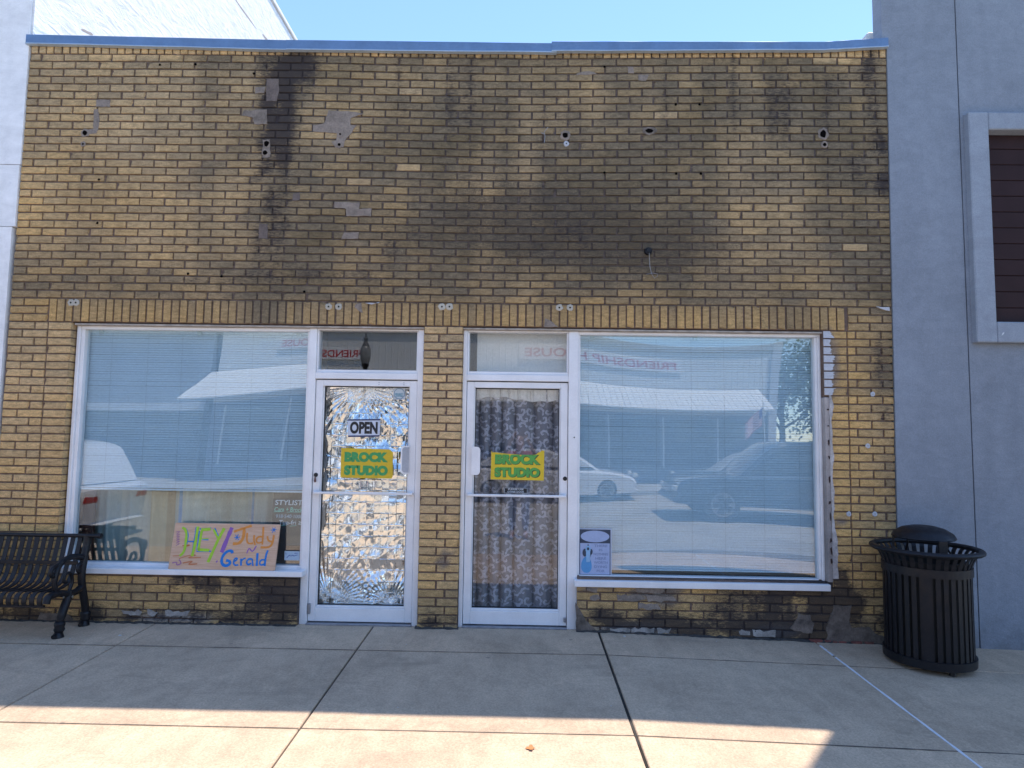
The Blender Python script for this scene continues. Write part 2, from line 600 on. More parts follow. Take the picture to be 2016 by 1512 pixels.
# ---------------------------------------------------------------- ground
def zb(x):
    return 0.03 if x < 5.1 else max(-0.055, 0.03 - 0.0262 * (x - 5.1))
def zg(x, y):
    return zb(x) + 0.021 * y

sidewalk = bpy.data.objects.new('sidewalk', None)
col.objects.link(sidewalk)
tag(sidewalk, 'grey concrete pavement of large slabs in front of the yellow brick shop', None, None, 'structure')
XJ = [-15.3, -13.45, -11.6, -9.75, -7.9, -6.05, -4.2, -2.36, -0.51, 1.34, 3.19, 5.10, 6.905, 8.75, 10.6, 12.45, 14.3, 16.15, 18.0, 20, 22, 24]
YJ = [0.30, -0.545, -1.80, -3.05, -3.62]
bed = MB()
for i in range(len(XJ) - 1):
    a, b = XJ[i], XJ[i + 1]
    c = [(a, 0.3), (b, 0.3), (b, -3.6), (a, -3.6)]
    vs = [(x, y, zg(x, y) - 0.016) for x, y in c] + [(x, y, -0.5) for x, y in c]
    bed.add(vs, [(0, 3, 2, 1), (2, 3, 7, 6)])
bed.build('joint_bed', flat('joint_dark', (0.05, 0.046, 0.042), 0.95), sidewalk)
slab_mats = [concrete_mat('pavement_concrete_' + n, c) for n, c in (('warm', (0.545, 0.41, 0.285)), ('pale', (0.575, 0.44, 0.31)), ('cool', (0.515, 0.395, 0.28)))]
for i in range(len(XJ) - 1):
    for j in range(len(YJ) - 1):
        ga = 0.006 if abs(XJ[i] - 5.1) > .01 else 0.009
        gb = 0.006 if abs(XJ[i + 1] - 5.1) > .01 else 0.009
        x0, x1, y1, y0 = XJ[i] + ga, XJ[i + 1] - gb, YJ[j] - 0.0035, YJ[j + 1] + 0.0035
        e = 0.005
        jz = random.uniform(-0.0015, 0.0015)
        m = MB()
        ring = [[(x0, y0), (x1, y0), (x1, y1), (x0, y1)], [(x0, y0), (x1, y0), (x1, y1), (x0, y1)],
                [(x0 + e, y0 + e), (x1 - e, y0 + e), (x1 - e, y1 - e), (x0 + e, y1 - e)]]
        dz = [-0.10, -0.006, 0.0]
        vs = [(x, y, zg(x, y) + dz[k] + jz) for k in range(3) for x, y in ring[k]]
        fs = [(k * 4 + q, k * 4 + (q + 1) % 4, (k + 1) * 4 + (q + 1) % 4, (k + 1) * 4 + q) for k in range(2) for q in range(4)] + [(8, 9, 10, 11)]
        m.add(vs, fs).build('slab', slab_mats[(i * 3 + j * 2) % 3], sidewalk)
# white sealant in the joint before the grey building, black tar in the one before it
def joint_strip(x, w, y0, y1, lift, mat, name, jit):
    m = MB()
    n = 40
    vs, fs = [], []
    for k in range(n + 1):
        y = y0 + (y1 - y0) * k / n
        ww = w * (1 + random.uniform(-jit, jit))
        o = random.uniform(-jit, jit) * w * 0.3
        for dx, dz in ((-ww, -0.01), (-ww, lift), (ww, lift), (ww, -0.01)):
            vs.append((x + o + dx, y, zg(x, y) + dz))
    for k in range(n):
        for q in range(3):
            fs.append((k * 4 + q, k * 4 + q + 1, k * 4 + q + 5, k * 4 + q + 4))
    m.add(vs, fs).build(name, mat, sidewalk, fixn=True)
joint_strip(6.903, 0.0085, -0.10, -0.33, 0.0025, flat('white_sealant', (0.72, 0.73, 0.76)), 'joint_sealant', 0.4)
joint_strip(6.903, 0.0075, -0.36, -3.5, 0.0025, flat('white_sealant', (0.72, 0.73, 0.76)), 'joint_sealant', 0.25)
joint_strip(5.10, 0.0048, 0.0, -3.5, -0.005, flat('tar', (0.028, 0.025, 0.022), 0.8), 'joint_tar', 0.9)
for y_ in (-.545, -1.80, -3.05):  # dark strips standing in for the shade of the tooled grooves
    for i in range(len(XJ) - 1):
        m = MB()
        x0, x1 = XJ[i] + .004, XJ[i + 1] - .004
        n = 24
        vs = []
        for k in range(n + 1):
            x = x0 + (x1 - x0) * k / n
            hw = .0042 * random.uniform(.6, 1.35)
            for dy in (-hw, hw):
                vs.append((x, y_ + dy, zg(x, y_) + .0016))
        m.add(vs, [(2 * k, 2 * k + 2, 2 * k + 3, 2 * k + 1) for k in range(n)])
        m.build('joint_dark', flat('joint_dark', (0.05, 0.046, 0.042), 0.95), sidewalk)
kb = MB()
kb.box(-15.3, 24, -3.78, -3.625, -0.4, -0.045)
kb.build('kerb', MB_['concrete'], sidewalk)

def sheet(name, x0, x1, y0, y1, z, mat, nx=1, ny=1):
    m = MB()
    vs = [(x0 + (x1 - x0) * i / nx, y0 + (y1 - y0) * j / ny, z) for j in range(ny + 1) for i in range(nx + 1)]
    fs = [(j * (nx + 1) + i, j * (nx + 1) + i + 1, (j + 1) * (nx + 1) + i + 1, (j + 1) * (nx + 1) + i) for j in range(ny) for i in range(nx)]
    return m.add(vs, fs).build(name, mat)
gr = sheet('ground', -400, 400, -400, 400, -0.42, plain('earth', (0.14, 0.15, 0.09), 0.95, var=0.3, vs=0.2))
tag(gr, 'dry earth ground running out to the horizon', None, None, 'structure')
rd = sheet('road', -120, 120, -13.3, -3.70, -0.20, MB_['asphalt'])
tag(rd, 'pale worn street between the two rows of shops', None, None, 'structure')
fs_ = MB()
fs_.box(-60, 60, -17.2, -13.3, -0.4, -0.06)
far_walk = fs_.build('far_pavement', MB_['concrete'])
tag(far_walk, 'pale concrete pavement along the far side of the street', None, None, 'structure')

# ---------------------------------------------------------------- the yellow brick shop
LB, HB = 0.2185, 0.0705          # brick length and course height with joints
Z0 = 5.076                       # bed joint under the header course
TJ = 0.0118
DX = [-.07, .55, 1.2, 1.95, 2.28, 2.88, 3.55, 4.25, 4.93, 5.62, 6.3, 6.95, 7.6]
DZ = [4.95, 4.62, 4.29, 3.96, 3.60, 3.23, 2.90, 2.70]
DIRT = np.array([
    [.25, .32, .38, .48, .75, .50, .62, .55, .50, .55, .55, .60, .50],
    [.25, .25, .32, .42, .75, .52, .68, .66, .56, .62, .66, .72, .62],
    [.20, .25, .25, .38, .72, .55, .62, .66, .62, .62, .66, .72, .66],
    [.10, .20, .28, .48, .75, .62, .58, .62, .68, .62, .66, .66, .74],
    [.12, .18, .30, .50, .70, .60, .66, .76, .82, .66, .60, .50, .64],
    [.20, .20, .28, .40, .55, .50, .55, .66, .76, .66, .50, .36, .52],
    [.38, .40, .48, .55, .60, .55, .60, .60, .60, .60, .55, .42, .58],
    [.12, .10, .15, .38, .50, .22, .26, .18, .18, .22, .22, .22, .36]])
GOLD = np.array([
    [.25, .15, .15, .10, .05, .20, .05, .10, .15, .10, .10, .15, .25],
    [.20, .15, .12, .10, .05, .20, .05, .05, .08, .08, .05, .05, .20],
    [.30, .25, .12, .10, .05, .20, .08, .10, .08, .08, .05, .05, .20],
    [.60, .60, .35, .15, .05, .35, .15, .15, .15, .15, .08, .15, .05],
    [.65, .55, .40, .20, .10, .40, .20, .15, .20, .15, .15, .25, .15],
    [.55, .50, .45, .30, .25, .50, .30, .25, .25, .30, .30, .40, .20],
    [.45, .45, .40, .35, .30, .45, .40, .45, .40, .45, .40, .40, .25],
    [.80, .90, .85, .55, .45, .75, .75, .85, .85, .75, .75, .75, .45]])
SOOT = [(2.31, 5.06, .14, .06, .9), (2.3, 4.95, .1, .07, .8), (2.31, 4.88, .2, .06, 1.2), (2.21, 4.76, .06, .16, 1.1), (2.42, 4.96, .07, .05, .8),
        (2.53, 4.88, .05, .18, .5), (2.25, 4.68, .1, .27, .7), (2.22, 4.45, .14, .27, .55), (2.14, 4.07, .15, .36, .42), (2.12, 3.6, .15, .32, .4),
        (2.12, 3.28, .11, .18, .3), (2.27, 4.16, .27, .54, .25), (4.33, 3.62, .5, .27, .32), (4.82, 3.47, .41, .18, .55), (4.87, 3.7, .27, .18, .35),
        (5.0, 3.4, .32, .11, .45), (4.33, 3.44, .54, .14, .3), (5.63, 3.27, .27, .1, .35), (4.83, 3.26, .27, .18, .2), (6.26, 3.96, .68, .14, .28),
        (7.37, 4.02, .27, .23, .4), (7.57, 4.07, .09, .41, .5), (7.54, 4.44, .09, .41, .35), (7.22, 4.9, .23, .18, .3), (7.04, 4.5, .08, .5, .28),
        (6.45, 4.8, .54, .09, .3), (7.53, 5.05, .18, .09, .25), (2.72, 3.04, .81, .05, .45), (1.96, 2.96, .54, .05, .4), (2.69, 2.84, 1.35, .03, .5),
        (1.14, 3.02, .9, .06, .25), (3.16, 3.38, .9, .23, .22), (1.01, 3.78, .27, .07, .25), (1.48, 3.6, .36, .07, .2), (4.3, 2.9, 1.35, .05, .3),
        (6.95, 2.88, .27, .05, .4), (5.94, 2.89, .9, .05, .25), (2.08, .43, .5, .1, .7), (2.43, .33, .23, .23, .8), (2.27, .1, .5, .1, .75),
        (1.53, .08, .41, .06, .5), (.92, .07, .36, .07, .6), (.26, .06, .41, .09, .7), (1.77, .36, .45, .09, .45), (2.52, .16, .14, .18, .7),
        (7.06, .33, .19, .18, 1.3), (6.9, .39, .32, .08, .8), (7.02, .14, .16, .16, 1.2), (6.72, .07, .32, .07, .8), (6.47, .34, .36, .07, .6),
        (6.64, .24, .23, .11, .6), (5.62, .1, .77, .06, .7), (5.36, .15, .27, .06, .45), (6.13, .04, .59, .06, .8), (6.26, .17, .41, .08, .6),
        (5.11, .11, .18, .09, .4), (7.4, .19, .23, .18, .55), (7.13, .5, .06, .09, .8), (7.27, .04, .27, .05, .5), (3.74, .07, .23, .06, .7),
        (3.69, .19, .27, .07, .25), (7.53, 1.7, .06, .9, .4), (7.52, 2.4, .09, .27, .3)]
SX, SZ, SRX, SRZ, SS = (np.array([s[k] for s in SOOT]) for k in range(5))
SS = SS * np.where((SX > 3.9) & (SX < 6.9) & (SZ > 2.6), 0.36, np.where(SZ < 1, 1.5, 1.1))
SPECK = [(4.33, 3.6, .7, .4, .5), (4.95, 3.45, .7, .3, .9), (5.6, 3.3, .5, .2, .6), (3.9, 3.7, .5, .4, .3), (4.6, 4.6, .9, .4, .25), (6.3, 3.3, .6, .3, .3), (6.0, .25, 1.0, .2, .8), (2.2, .3, .5, .25, .9), (3.74, .62, .15, .08, .8)]
def speck(x, z):
    return sum(a * math.exp(-((x - cx) / wx) ** 2 - ((z - cz) / wz) ** 2) for cx, cz, wx, wz, a in SPECK)

def n2(x, z, s=0.0):
    return mnoise.noise(Vector((x, z, s)))

def soot(x, z):
    x0_, z0_ = x, z
    x = x + .10 * n2(x0_ * 5, z0_ * 1.6, 3) + .03 * n2(x0_ * 19, z0_ * 7, 5)
    z = z + .10 * n2(x0_ * 4, z0_ * 4, 7)
    d = ((x - SX) / SRX) ** 2 + ((z - SZ) / SRZ) ** 2
    v = float((SS * np.exp(-d * 0.9)).sum()) * (.75 + 1.0 * n2(x0_ * 7, z0_ * 5, 11))
    if z0_ > 2.62:
        v += max(0, .55 * n2(x0_ * 1.1, z0_ * .9, 21) + .45 * n2(x0_ * 4.2, z0_ * .8, 31) + .2 * n2(x0_ * 9, z0_ * 9, 33) - .10) * (1.0 if x0_ > 2.0 else .5)
    if z0_ > 3.7:
        v += max(0, n2(x0_ * 9, z0_ * .35, 81) + .4 * n2(x0_ * 23, z0_ * .8, 83) - .10) * .85 * min(1, (z0_ - 3.7) / .9) * (1.0 if x0_ > 1.6 else .6)
    return min(1.1, max(0.0, v))

def bil(T, x, z):
    i = int(np.clip(np.searchsorted(DX, x) - 1, 0, len(DX) - 2))
    fx = float(np.clip((x - DX[i]) / (DX[i + 1] - DX[i]), 0, 1))
    zz = -np.array(DZ)
    j = int(np.clip(np.searchsorted(zz, -z) - 1, 0, len(DZ) - 2))
    fz = float(np.clip((-z - zz[j]) / (zz[j + 1] - zz[j]), 0, 1))
    return (T[j, i] * (1 - fx) + T[j, i + 1] * fx) * (1 - fz) + (T[j + 1, i] * (1 - fx) + T[j + 1, i + 1] * fx) * fz

def lerp3(a, b, f):
    return tuple(a[k] * (1 - f) + b[k] * f for k in range(3))

def zone(x, z):
    """dirt and gold of the brick at a place on the wall"""
    if z > 5.066:
        return 0.10, 0.15
    if z > 2.61:
        bl = .50 * n2(x * 1.0, z * 1.2, 41) + .32 * n2(x * 2.6, z * 2.2, 43) + .22 * n2(x * 5.5, z * 1.0, 45)
        d = bil(DIRT, x, z) + (.20 if z > 2.83 else .14) * (1.0 if x > 1.5 else .75) + bl * (.70 if z > 2.83 else .45)
        if z < 2.83:
            d += .06
        return max(.04, min(1.0, d)), max(0, min(1, (.15 if z < 2.83 else 0) + bil(GOLD, x, z) + .25 * n2(x * 1.7, z * 1.7, 47)))
    h = max(0.0, min(1.0, (2.6 - z) / 2.2))
    if x < 0.48:
        return 0.13 + 0.25 * max(0, 0.5 - z) + (0.12 if z > 2.2 else 0), 0.25 + 0.55 * h
    if x > 7.0 and z > 0.42:
        f = max(0, min(1, (x - 7.28) / 0.28))
        return 0.12 + 0.40 * f + (0.2 if z > 2.1 else 0) + .25 * n2(x * 4, z * 2, 71), 0.62 + 0.35 * (1 - f)
    if 3.4 < x < 4.0:
        return (0.06 if z > 0.35 else 0.45) + (0.22 if z > 2.25 else 0), 0.10 + 0.6 * h ** 1.6
    return 0.30 + .3 * n2(x * 3, z * 6, 73), 0.80

TAN, GLD, OLV, GRY = (0.70, 0.495, 0.27), (0.68, 0.42, 0.16), (0.205, 0.15, 0.078), (0.235, 0.182, 0.115)
SMEAR = [(5.16, .40, .10, .022), (5.45, .36, .10, .05), (5.62, .38, .17, .05), (5.75, .43, .12, .03), (5.68, .29, .09, .035), (5.0, .385, .06, .03),
         (3.80, .66, .05, .035), (3.77, .58, .05, .03), (7.15, .97, .05, .03), (7.09, 2.32, .05, .3), (1.5, .07, .3, .04), (5.4, .045, .35, .04), (6.55, .045, .25, .04)]

def tone(x, z, t, jit):
    d, g = zone(x, z)
    if jit > .994:
        d *= .25
    c = lerp3(TAN, GLD, max(0, min(1, g + (t - .5) * .55)))
    dirt = max(0, min(1, d * 1.10 + (jit - .5) * .30))
    dc = lerp3(OLV, GRY, max(0, min(1, jit * 1.1)))
    c = lerp3(c, dc, dirt)
    k = 0.90 + 0.22 * t
    c = tuple(v * k for v in c)
    for sx, sz_, ra, rb in SMEAR:
        q = ((x - sx) / ra) ** 2 + ((z - sz_) / rb) ** 2
        if q < 1.4:
            c = lerp3(c, (0.20, 0.17, 0.155) if z > 0.1 else (0.36, 0.34, 0.32), max(0, min(1, (1.4 - q) * 1.5)) * 0.85)
    return (*c, 1.0), dirt

def sag(x, z):
    return sag0(x, z) + .0035 * n2(x * 1.3, z * 5.0, 51) + .002 * n2(x * 5.0, z * 9.0, 53)

def sag0(x, z):
    f = max(0.0, min(1.0, (z - 2.82) / (3.88 - 2.82)))
    return 0.028 * math.exp(-((x - 4.3) / 1.55) ** 2) * (0.2 + 0.8 * f) if z > 2.82 else 0.006 * math.exp(-((x - 4.3) / 1.55) ** 2) * max(0, (z - 2.6) / .22)

def add_brick(mb, x0, x1, z0, z1, dy=None):
    """a pressed brick with a chamfered, slightly uneven face"""
    t, jit = random.random(), random.random()
    dy = random.uniform(-0.0022, 0.0022) if dy is None else dy
    y = dy
    j = lambda a=0.0012: random.uniform(-a, a)
    x0, x1, z0, z1 = x0 + j(.0028), x1 + j(.0028), z0 + j(.0014), z1 + j(.0014)
    chip = (random.choice((0, 1)), random.choice((2, 3)), random.uniform(.008, .024)) if random.random() < .22 else None
    horiz = (x1 - x0) >= (z1 - z0)
    n = max(1, min(4, round(max(x1 - x0, z1 - z0) / 0.055)))
    e = 0.0035
    vs, fs = [], []
    S = [k / n for k in range(n + 1)]
    tw = j(0.0012)
    def P(s, w, yy, ins):
        a = x0 + ins + (x1 - x0 - 2 * ins) * (s if horiz else w)
        b = z0 + ins + (z1 - z0 - 2 * ins) * (w if horiz else s)
        return (a, yy + tw * (s - .5), b - sag(a, b))
    for s in S:
        lo, hi = j(.0009), j(.0009)
        vs += [P(s, 0, 0.02, 0), P(s, 0, y + e + abs(lo), 0), P(s, 0, y + lo * .5, e), P(s, 1, y + hi * .5, e), P(s, 1, y + e + abs(hi), 0), P(s, 1, 0.02, 0)]
    if chip:
        e_, w_, a_ = chip
        k_ = (0 if e_ == 0 else n) * 6
        for idx, fr in ((w_, 1.0), (5 - w_, .12 if random.random() < .7 else .8)):
            px__, py__, pz__ = vs[k_ + idx]
            if horiz:
                vs[k_ + idx] = (px__ + (a_ if e_ == 0 else -a_) * fr, py__ + .003 * fr, pz__ + (.010 if idx == 2 else -.010) * fr * .7)
            else:
                vs[k_ + idx] = (px__ + (.008 if idx == 2 else -.008) * fr * .7, py__ + .003 * fr, pz__ + (a_ if e_ == 0 else -a_) * fr)
    for k in range(n):
        for q in range(5):
            f = (k * 6 + q, (k + 1) * 6 + q, (k + 1) * 6 + q + 1, k * 6 + q + 1)
            fs.append(f if horiz else f[::-1])
    a = (0, 1, 2, 3, 4, 5)
    b = tuple(n * 6 + q for q in (5, 4, 3, 2, 1, 0))
    fs += [a if horiz else a[::-1], b if horiz else b[::-1]]
    tn, gm = [], []
    for iv, v in enumerate(vs):
        c, d = tone(v[0], v[2], t, jit)
        if iv % 6 in (1, 4):
            q_ = .85 - .45 * d
            c = (c[0] * q_, c[1] * q_, c[2] * q_, 1.0)
        tn.append(c)
        gm.append((*(soot(v[0], v[2]),) * 3, min(1.3, d * .7 + speck(v[0], v[2]))))
    mb.add(vs, fs, tn, gm)

shop = thing('brick_shop', (3.76, 0, 0), 'low yellow brick shop with stained upper wall, two glazed doors and wide windows', 'building')
bricks = []          # (x0, x1, z0, z1)
def course(r):
    return Z0 - r * HB + TJ / 2, Z0 - (r - 1) * HB - TJ / 2
def edges(z):
    f = (5.1 - z) / 5.1
    return -0.100 - 0.022 * f, 7.648 - 0.045 * f
def run(r, a, b, off=None):
    z0, z1 = course(r)
    o = (0.0 if r % 2 else 0.5) if off is None else off
    drift = 0.04 * min(r, 36) / 32
    k = math.floor(a / LB - o - drift) - 1
    xs = [a]
    while True:
        x = (k + o + drift) * LB + random.uniform(-.0045, .0045)
        if x >= b - 0.03:
            break
        if x > a + 0.03:
            xs.append(x)
        k += 1
    xs.append(b)
    for i in range(len(xs) - 1):
        l = xs[i] + (TJ / 2 if i else 0)
        h = xs[i + 1] - (TJ / 2 if i < len(xs) - 2 else 0)
        bricks.append((l, h, z0, z1))
for r in range(1, 33):
    xl, xr = edges(Z0 - r * HB)
    run(r, xl, xr)
for r in range(33, 36):
    xl, xr = edges(Z0 - r * HB)
    run(r, xl, 0.226)
    run(r, 7.250, xr)
LOW = 66
for r in range(36, 73):
    z0, z1 = course(r)
    xl, xr = edges(z0)
    dr = 0.0003 * (r - 36)
    odd = r % 2
    j1 = 0.012 if odd else 0.118
    bricks.append((xl, j1 + dr - TJ / 2, z0, z1))
    bricks.append((j1 + dr + TJ / 2, 0.236 + dr - TJ / 2, z0, z1))
    if r <= LOW:
        bricks.append((0.236 + dr + TJ / 2, 0.447, z0, z1))
    else:
        run(r, 0.236 + dr + TJ / 2, 2.545, 0.07 if odd else 0.57)
    j2 = (3.695 if odd else 3.769) + 0.0008 * (r - 36)
    bricks.append((3.566, j2 - TJ / 2, z0, z1))
    bricks.append((j2 + TJ / 2, 3.906, z0, z1))
    if r <= LOW:
        bricks.append((7.034 if r < 44 else 7.072, 7.236 - TJ / 2, z0, z1))
        xs = [7.236, 7.432] if odd else [7.236, 7.311, 7.529]
        if odd and xr - 7.432 > 0.15:
            pass
        xs.append(xr)
        for i in range(len(xs) - 1):
            bricks.append((xs[i] + TJ / 2, xs[i + 1] - (TJ / 2 if i < len(xs) - 2 else 0), z0, z1))
    else:
        run(r, 4.918, xr, 0.86 if odd else 0.35)
CAMP = Vector((4.43, -5.6, 1.685))
def seen(b):
    c = Vector(((b[0] + b[1]) / 2, 0, (b[2] + b[3]) / 2))
    hid = (c.x < 0.9 and 0.30 < c.z < 0.8)
    return (b[1] - b[0]) * (b[3] - b[2]) / (c - CAMP).length ** 2 * (0.3 if hid or c.x < -0.0 else 1)
order = sorted(range(len(bricks)), key=lambda i: -seen(bricks[i]))
single = set(order[:300])
field = MB()
for i, b in enumerate(bricks):
    if i in single:
        m = MB()
        add_brick(m, *b)
        m.build('brick', MB_['brick'], shop)
    else:
        add_brick(field, *b)
tag(field.build('brick_field', MB_['brick'], shop), None, None, None, 'stuff')
# soldier course over the openings
for k in range(96):
    m = MB()
    x = 0.2325 + k * LB / 3
    add_brick(m, x + TJ / 2, x + LB / 3 - TJ / 2, Z0 - 35 * HB + TJ / 2, Z0 - 32 * HB - TJ / 2, random.uniform(-.003, .0015))
    m.build('soldier_brick', MB_['brick'], shop)
# header course under the coping
k = 0
x = -0.099
while x < 7.63:
    x1 = min(x + 0.0725, 7.648)
    if x1 - x > 0.03:
        m = MB()
        add_brick(m, x + TJ / 2, x1 - TJ / 2, Z0 + TJ / 2, Z0 + 0.09)
        m.build('header_brick', MB_['brick'], shop)
    x += 0.0725

# mortar core behind the bricks
def core(mb, x0, x1, z0, z1, y=0.0105, depth=0.24, step=0.05):
    nx, nz = max(1, round((x1 - x0) / step)), max(1, round((z1 - z0) / step))
    vs, fs, tn, gm = [], [], [], []
    def vert(a, yy, b):
        s = soot(a, b)
        d = bil(DIRT, a, b) if b > 2.61 else 0.2
        vs.append((a, yy, b - sag(a, b)))
        c = lerp3((0.22, 0.145, 0.11), (0.128, 0.100, 0.088), min(1, d * 1.35))
        tn.append((*c, 1.0))
        gm.append((s, s, s, 0.2))
    for j in range(nz + 1):
        for i in range(nx + 1):
            vert(x0 + (x1 - x0) * i / nx, y, z0 + (z1 - z0) * j / nz)
    for j in range(nz):
        for i in range(nx):
            a = j * (nx + 1) + i
            fs.append((a, a + 1, a + nx + 2, a + nx + 1))
    b = len(vs)
    for a, c in ((x0, z0), (x1, z0), (x1, z1), (x0, z1)):
        vert(a, y, c)
        vert(a, y + depth, c)
    for q in range(4):
        q2 = (q + 1) % 4
        fs.append((b + 2 * q, b + 2 * q + 1, b + 2 * q2 + 1, b + 2 * q2))
    fs.append((b + 1, b + 7, b + 5, b + 3))
    mb.add(vs, fs, tn, gm)
ZL = Z0 - 35 * HB
w = MB()
core(w, -0.100, 7.646, ZL + 0.001, 5.17)
core(w, -0.121, 0.445, -0.2, ZL)
core(w, 0.4451, 2.545, -0.2, 0.47)
core(w, 3.568, 3.904, -0.2, ZL)
core(w, 4.920, 7.0719, -0.2, 0.47)
core(w, 7.074, 7.604, -0.2, ZL)
core(w, 7.031, 7.0739, 2.035, ZL)
w.build('wall', MB_['mortar'], shop)
# returns of the brick into the openings
rt = MB()
for r in range(36, 67):
    z0, z1 = course(r)
    for x, s in ((0.4455, 1), (3.5665, -1), (3.9055, 1), (7.0735, -1)):
        t = random.random()
        m0 = len(rt.v)
        c, d = tone(x, (z0 + z1) / 2, t, random.random())
        rt.add([(x, 0.004, z0), (x + s * .0025, 0.012, z0), (x + s * .0025, 0.14, z0), (x + s * .0025, 0.14, z1), (x + s * .0025, 0.012, z1), (x, 0.004, z1)],
               [(0, 1, 4, 5), (1, 2, 3, 4)] if s > 0 else [(5, 4, 1, 0), (4, 3, 2, 1)], [c] * 6, [(0.0, 0.0, 0.0, d)] * 6)
tag(rt.build('reveal_brick', MB_['brick'], shop, fixn=False), None, None, None, 'stuff')
# body of the building behind the front
bd = MB()
bd.box(-0.10, -0.02, 0.26, 9, -0.3, 4.7)
bd.box(7.55, 7.62, 0.26, 9, -0.3, 4.7)
bd.box(-0.10, 7.62, 9, 9.2, -0.3, 4.7)
bd.build('inner_wall', MB_['interior'], shop)
rf = MB()
rf.box(-0.1, 7.62, 0.2, 9.2, 4.65, 4.75)
rf.build('roof', MB_['roof'], shop)
fl = MB()
fl.box(-0.1, 7.62, 0.30, 9, -0.05, 0.02)
fl.build('floor', MB_['interior'], shop)

# blue metal coping in four lengths
def coping(x0, x1, zb0, zb1, h0, h1, y0, name='coping'):
    m = MB()
    n = 10
    vs, fs = [], []
    for i in range(n + 1):
        f = i / n
        x = x0 + (x1 - x0) * f
        b, h = zb0 + (zb1 - zb0) * f, h0 + (h1 - h0) * f
        wv = random.uniform(-.0022, .0022)
        vs += [(x, y0 + .03, b - .004 + wv), (x, y0 - .006, b + wv), (x, y0 - .004, b + .010 + wv), (x, y0 + wv * .6, b + .011 + wv), (x, y0 + wv, b + h * .5),
               (x, y0 + wv * .5, b + h - .004), (x, y0 + .006, b + h + wv * .3), (x, y0 + .30, b + h + .012), (x, y0 + .30, b + h - .10)]
    K = 9
    for i in range(n):
        for q in range(K - 1):
            fs.append((i * K + q, (i + 1) * K + q, (i + 1) * K + q + 1, i * K + q + 1))
    m.add(vs, fs)
    m.add([vs[q] for q in range(K)], [tuple(range(K))[::-1]])
    m.add([vs[n * K + q] for q in range(K)], [tuple(range(K))])
    m.m = [1 if (k % (K - 1)) in (0, 1) and k < n * (K - 1) else 0 for k in range(len(m.f))]
    return m.build(name, [MB_['coping'], MB_['coping_edge']], shop)
coping(-0.120, 2.285, 5.149, 5.099, .092, .098, -.036)
coping(2.262, 4.70, 5.099, 5.085, .098, .092, -.041)
coping(4.655, 7.085, 5.093, 5.115, .096, .082, -.048)
coping(7.075, 7.646, 5.117, 5.153, .083, .090, -.042)

# mortar patches, chipped faces
def patch_mat(name, c, dark=.45):
    m, t, p = new_mat(name)
    v = pos(t)
    a = ramp(t, noise(t, v, 9, 6, .65), .3, .7, tuple(q * (1 - dark) for q in c), tuple(min(1, q * (1 + dark)) for q in c))
    b_ = ramp(t, noise(t, v, 90, 4, .7), .3, .7, (.75,) * 3, (1.2,) * 3)
    k = mixc(t, 1.0, a, b_, 'MULTIPLY')
    so = ramp(t, noise(t, pos(t, (1, 1, 1.6)), 5, 6, .7), .55, .75)
    k = mixc(t, mth(t, 'MULTIPLY', so, .5), k, (.06, .05, .046))
    link(t, k, p, 'Base Color')
    p.inputs['Roughness'].default_value = .95
    bump(t, p, noise(t, v, 45, 5, .7), .8, .006)
    return m
PATCH = MB_['patch'] = patch_mat('patch_mortar', (0.27, 0.218, 0.178), .3)
PATCH2 = patch_mat('pale_patch_mortar', (0.24, 0.195, 0.16), .55)
PATCHD = patch_mat('sooty_patch_mortar', (0.16, 0.125, 0.108), .3)
PEEL = stucco_mat('peeled_white_paint', (0.50, 0.51, 0.54), 60, 0.4, 0.08)
def rough_poly(pts, amp=0.006, seg=0.03):
    o = []
    n = len(pts)
    for i in range(n):
        a, b = pts[i], pts[(i + 1) % n]
        k = max(1, int(math.dist(a, b) / seg))
        for q in range(k):
            f = q / k
            o.append((a[0] * (1 - f) + b[0] * f + random.uniform(-amp, amp), a[1] * (1 - f) + b[1] * f + random.uniform(-amp, amp)))
    return o
def patch(pts, mat=PATCH, y=-0.0045, name='mortar_patch', amp=0.004):
    m = MB()
    m.prism(rough_poly(pts, amp), y + random.uniform(-.0008, .0008), 0.012)
    return m.build(name, mat, shop)
patch([(2.66, 4.553), (2.857, 4.547), (2.97, 4.529), (2.862, 4.487), (2.857, 4.427), (2.908, 4.42), (2.871, 4.345), (2.808, 4.27), (2.802, 4.218), (2.73, 4.213), (2.692, 4.265), (2.738, 4.281), (2.736, 4.344), (2.528, 4.358), (2.526, 4.414), (2.62, 4.433)])
patch([(1.886, 4.548), (2.097, 4.559), (2.105, 4.422), (1.99, 4.421), (1.976, 4.485), (1.873, 4.499)], PATCH2)
patch([(1.982, 4.768), (2.074, 4.769), (2.065, 4.714), (1.984, 4.711)])
patch([(2.081, 4.844), (2.195, 4.845), (2.201, 4.713), (2.185, 4.641), (2.09, 4.639)], PATCHD)
patch([(2.743, 3.71), (2.963, 3.712), (2.961, 3.653), (3.071, 3.654), (3.068, 3.586), (2.853, 3.584), (2.845, 3.652), (2.744, 3.661)])
patch([(2.077, 3.508), (2.15, 3.509), (2.154, 3.372), (2.079, 3.372)], PATCHD)
patch([(2.834, 3.437), (2.963, 3.439), (2.96, 3.38), (2.812, 3.379)])
patch([(2.369, 3.785), (2.422, 3.791), (2.43, 3.722), (2.362, 3.721)], PATCHD)
patch([(4.881, 4.911), (4.935, 4.926), (4.986, 4.934), (5.036, 4.927), (5.073, 4.905), (4.885, 4.898)])
patch([(5.34, 4.976), (5.39, 4.976), (5.398, 4.92), (5.344, 4.92)])
patch([(5.43, 4.905), (5.528, 4.906), (5.506, 4.849), (5.434, 4.852)], PATCH2)
patch([(0.542, 4.641), (0.672, 4.642), (0.672, 4.574), (0.539, 4.577)])
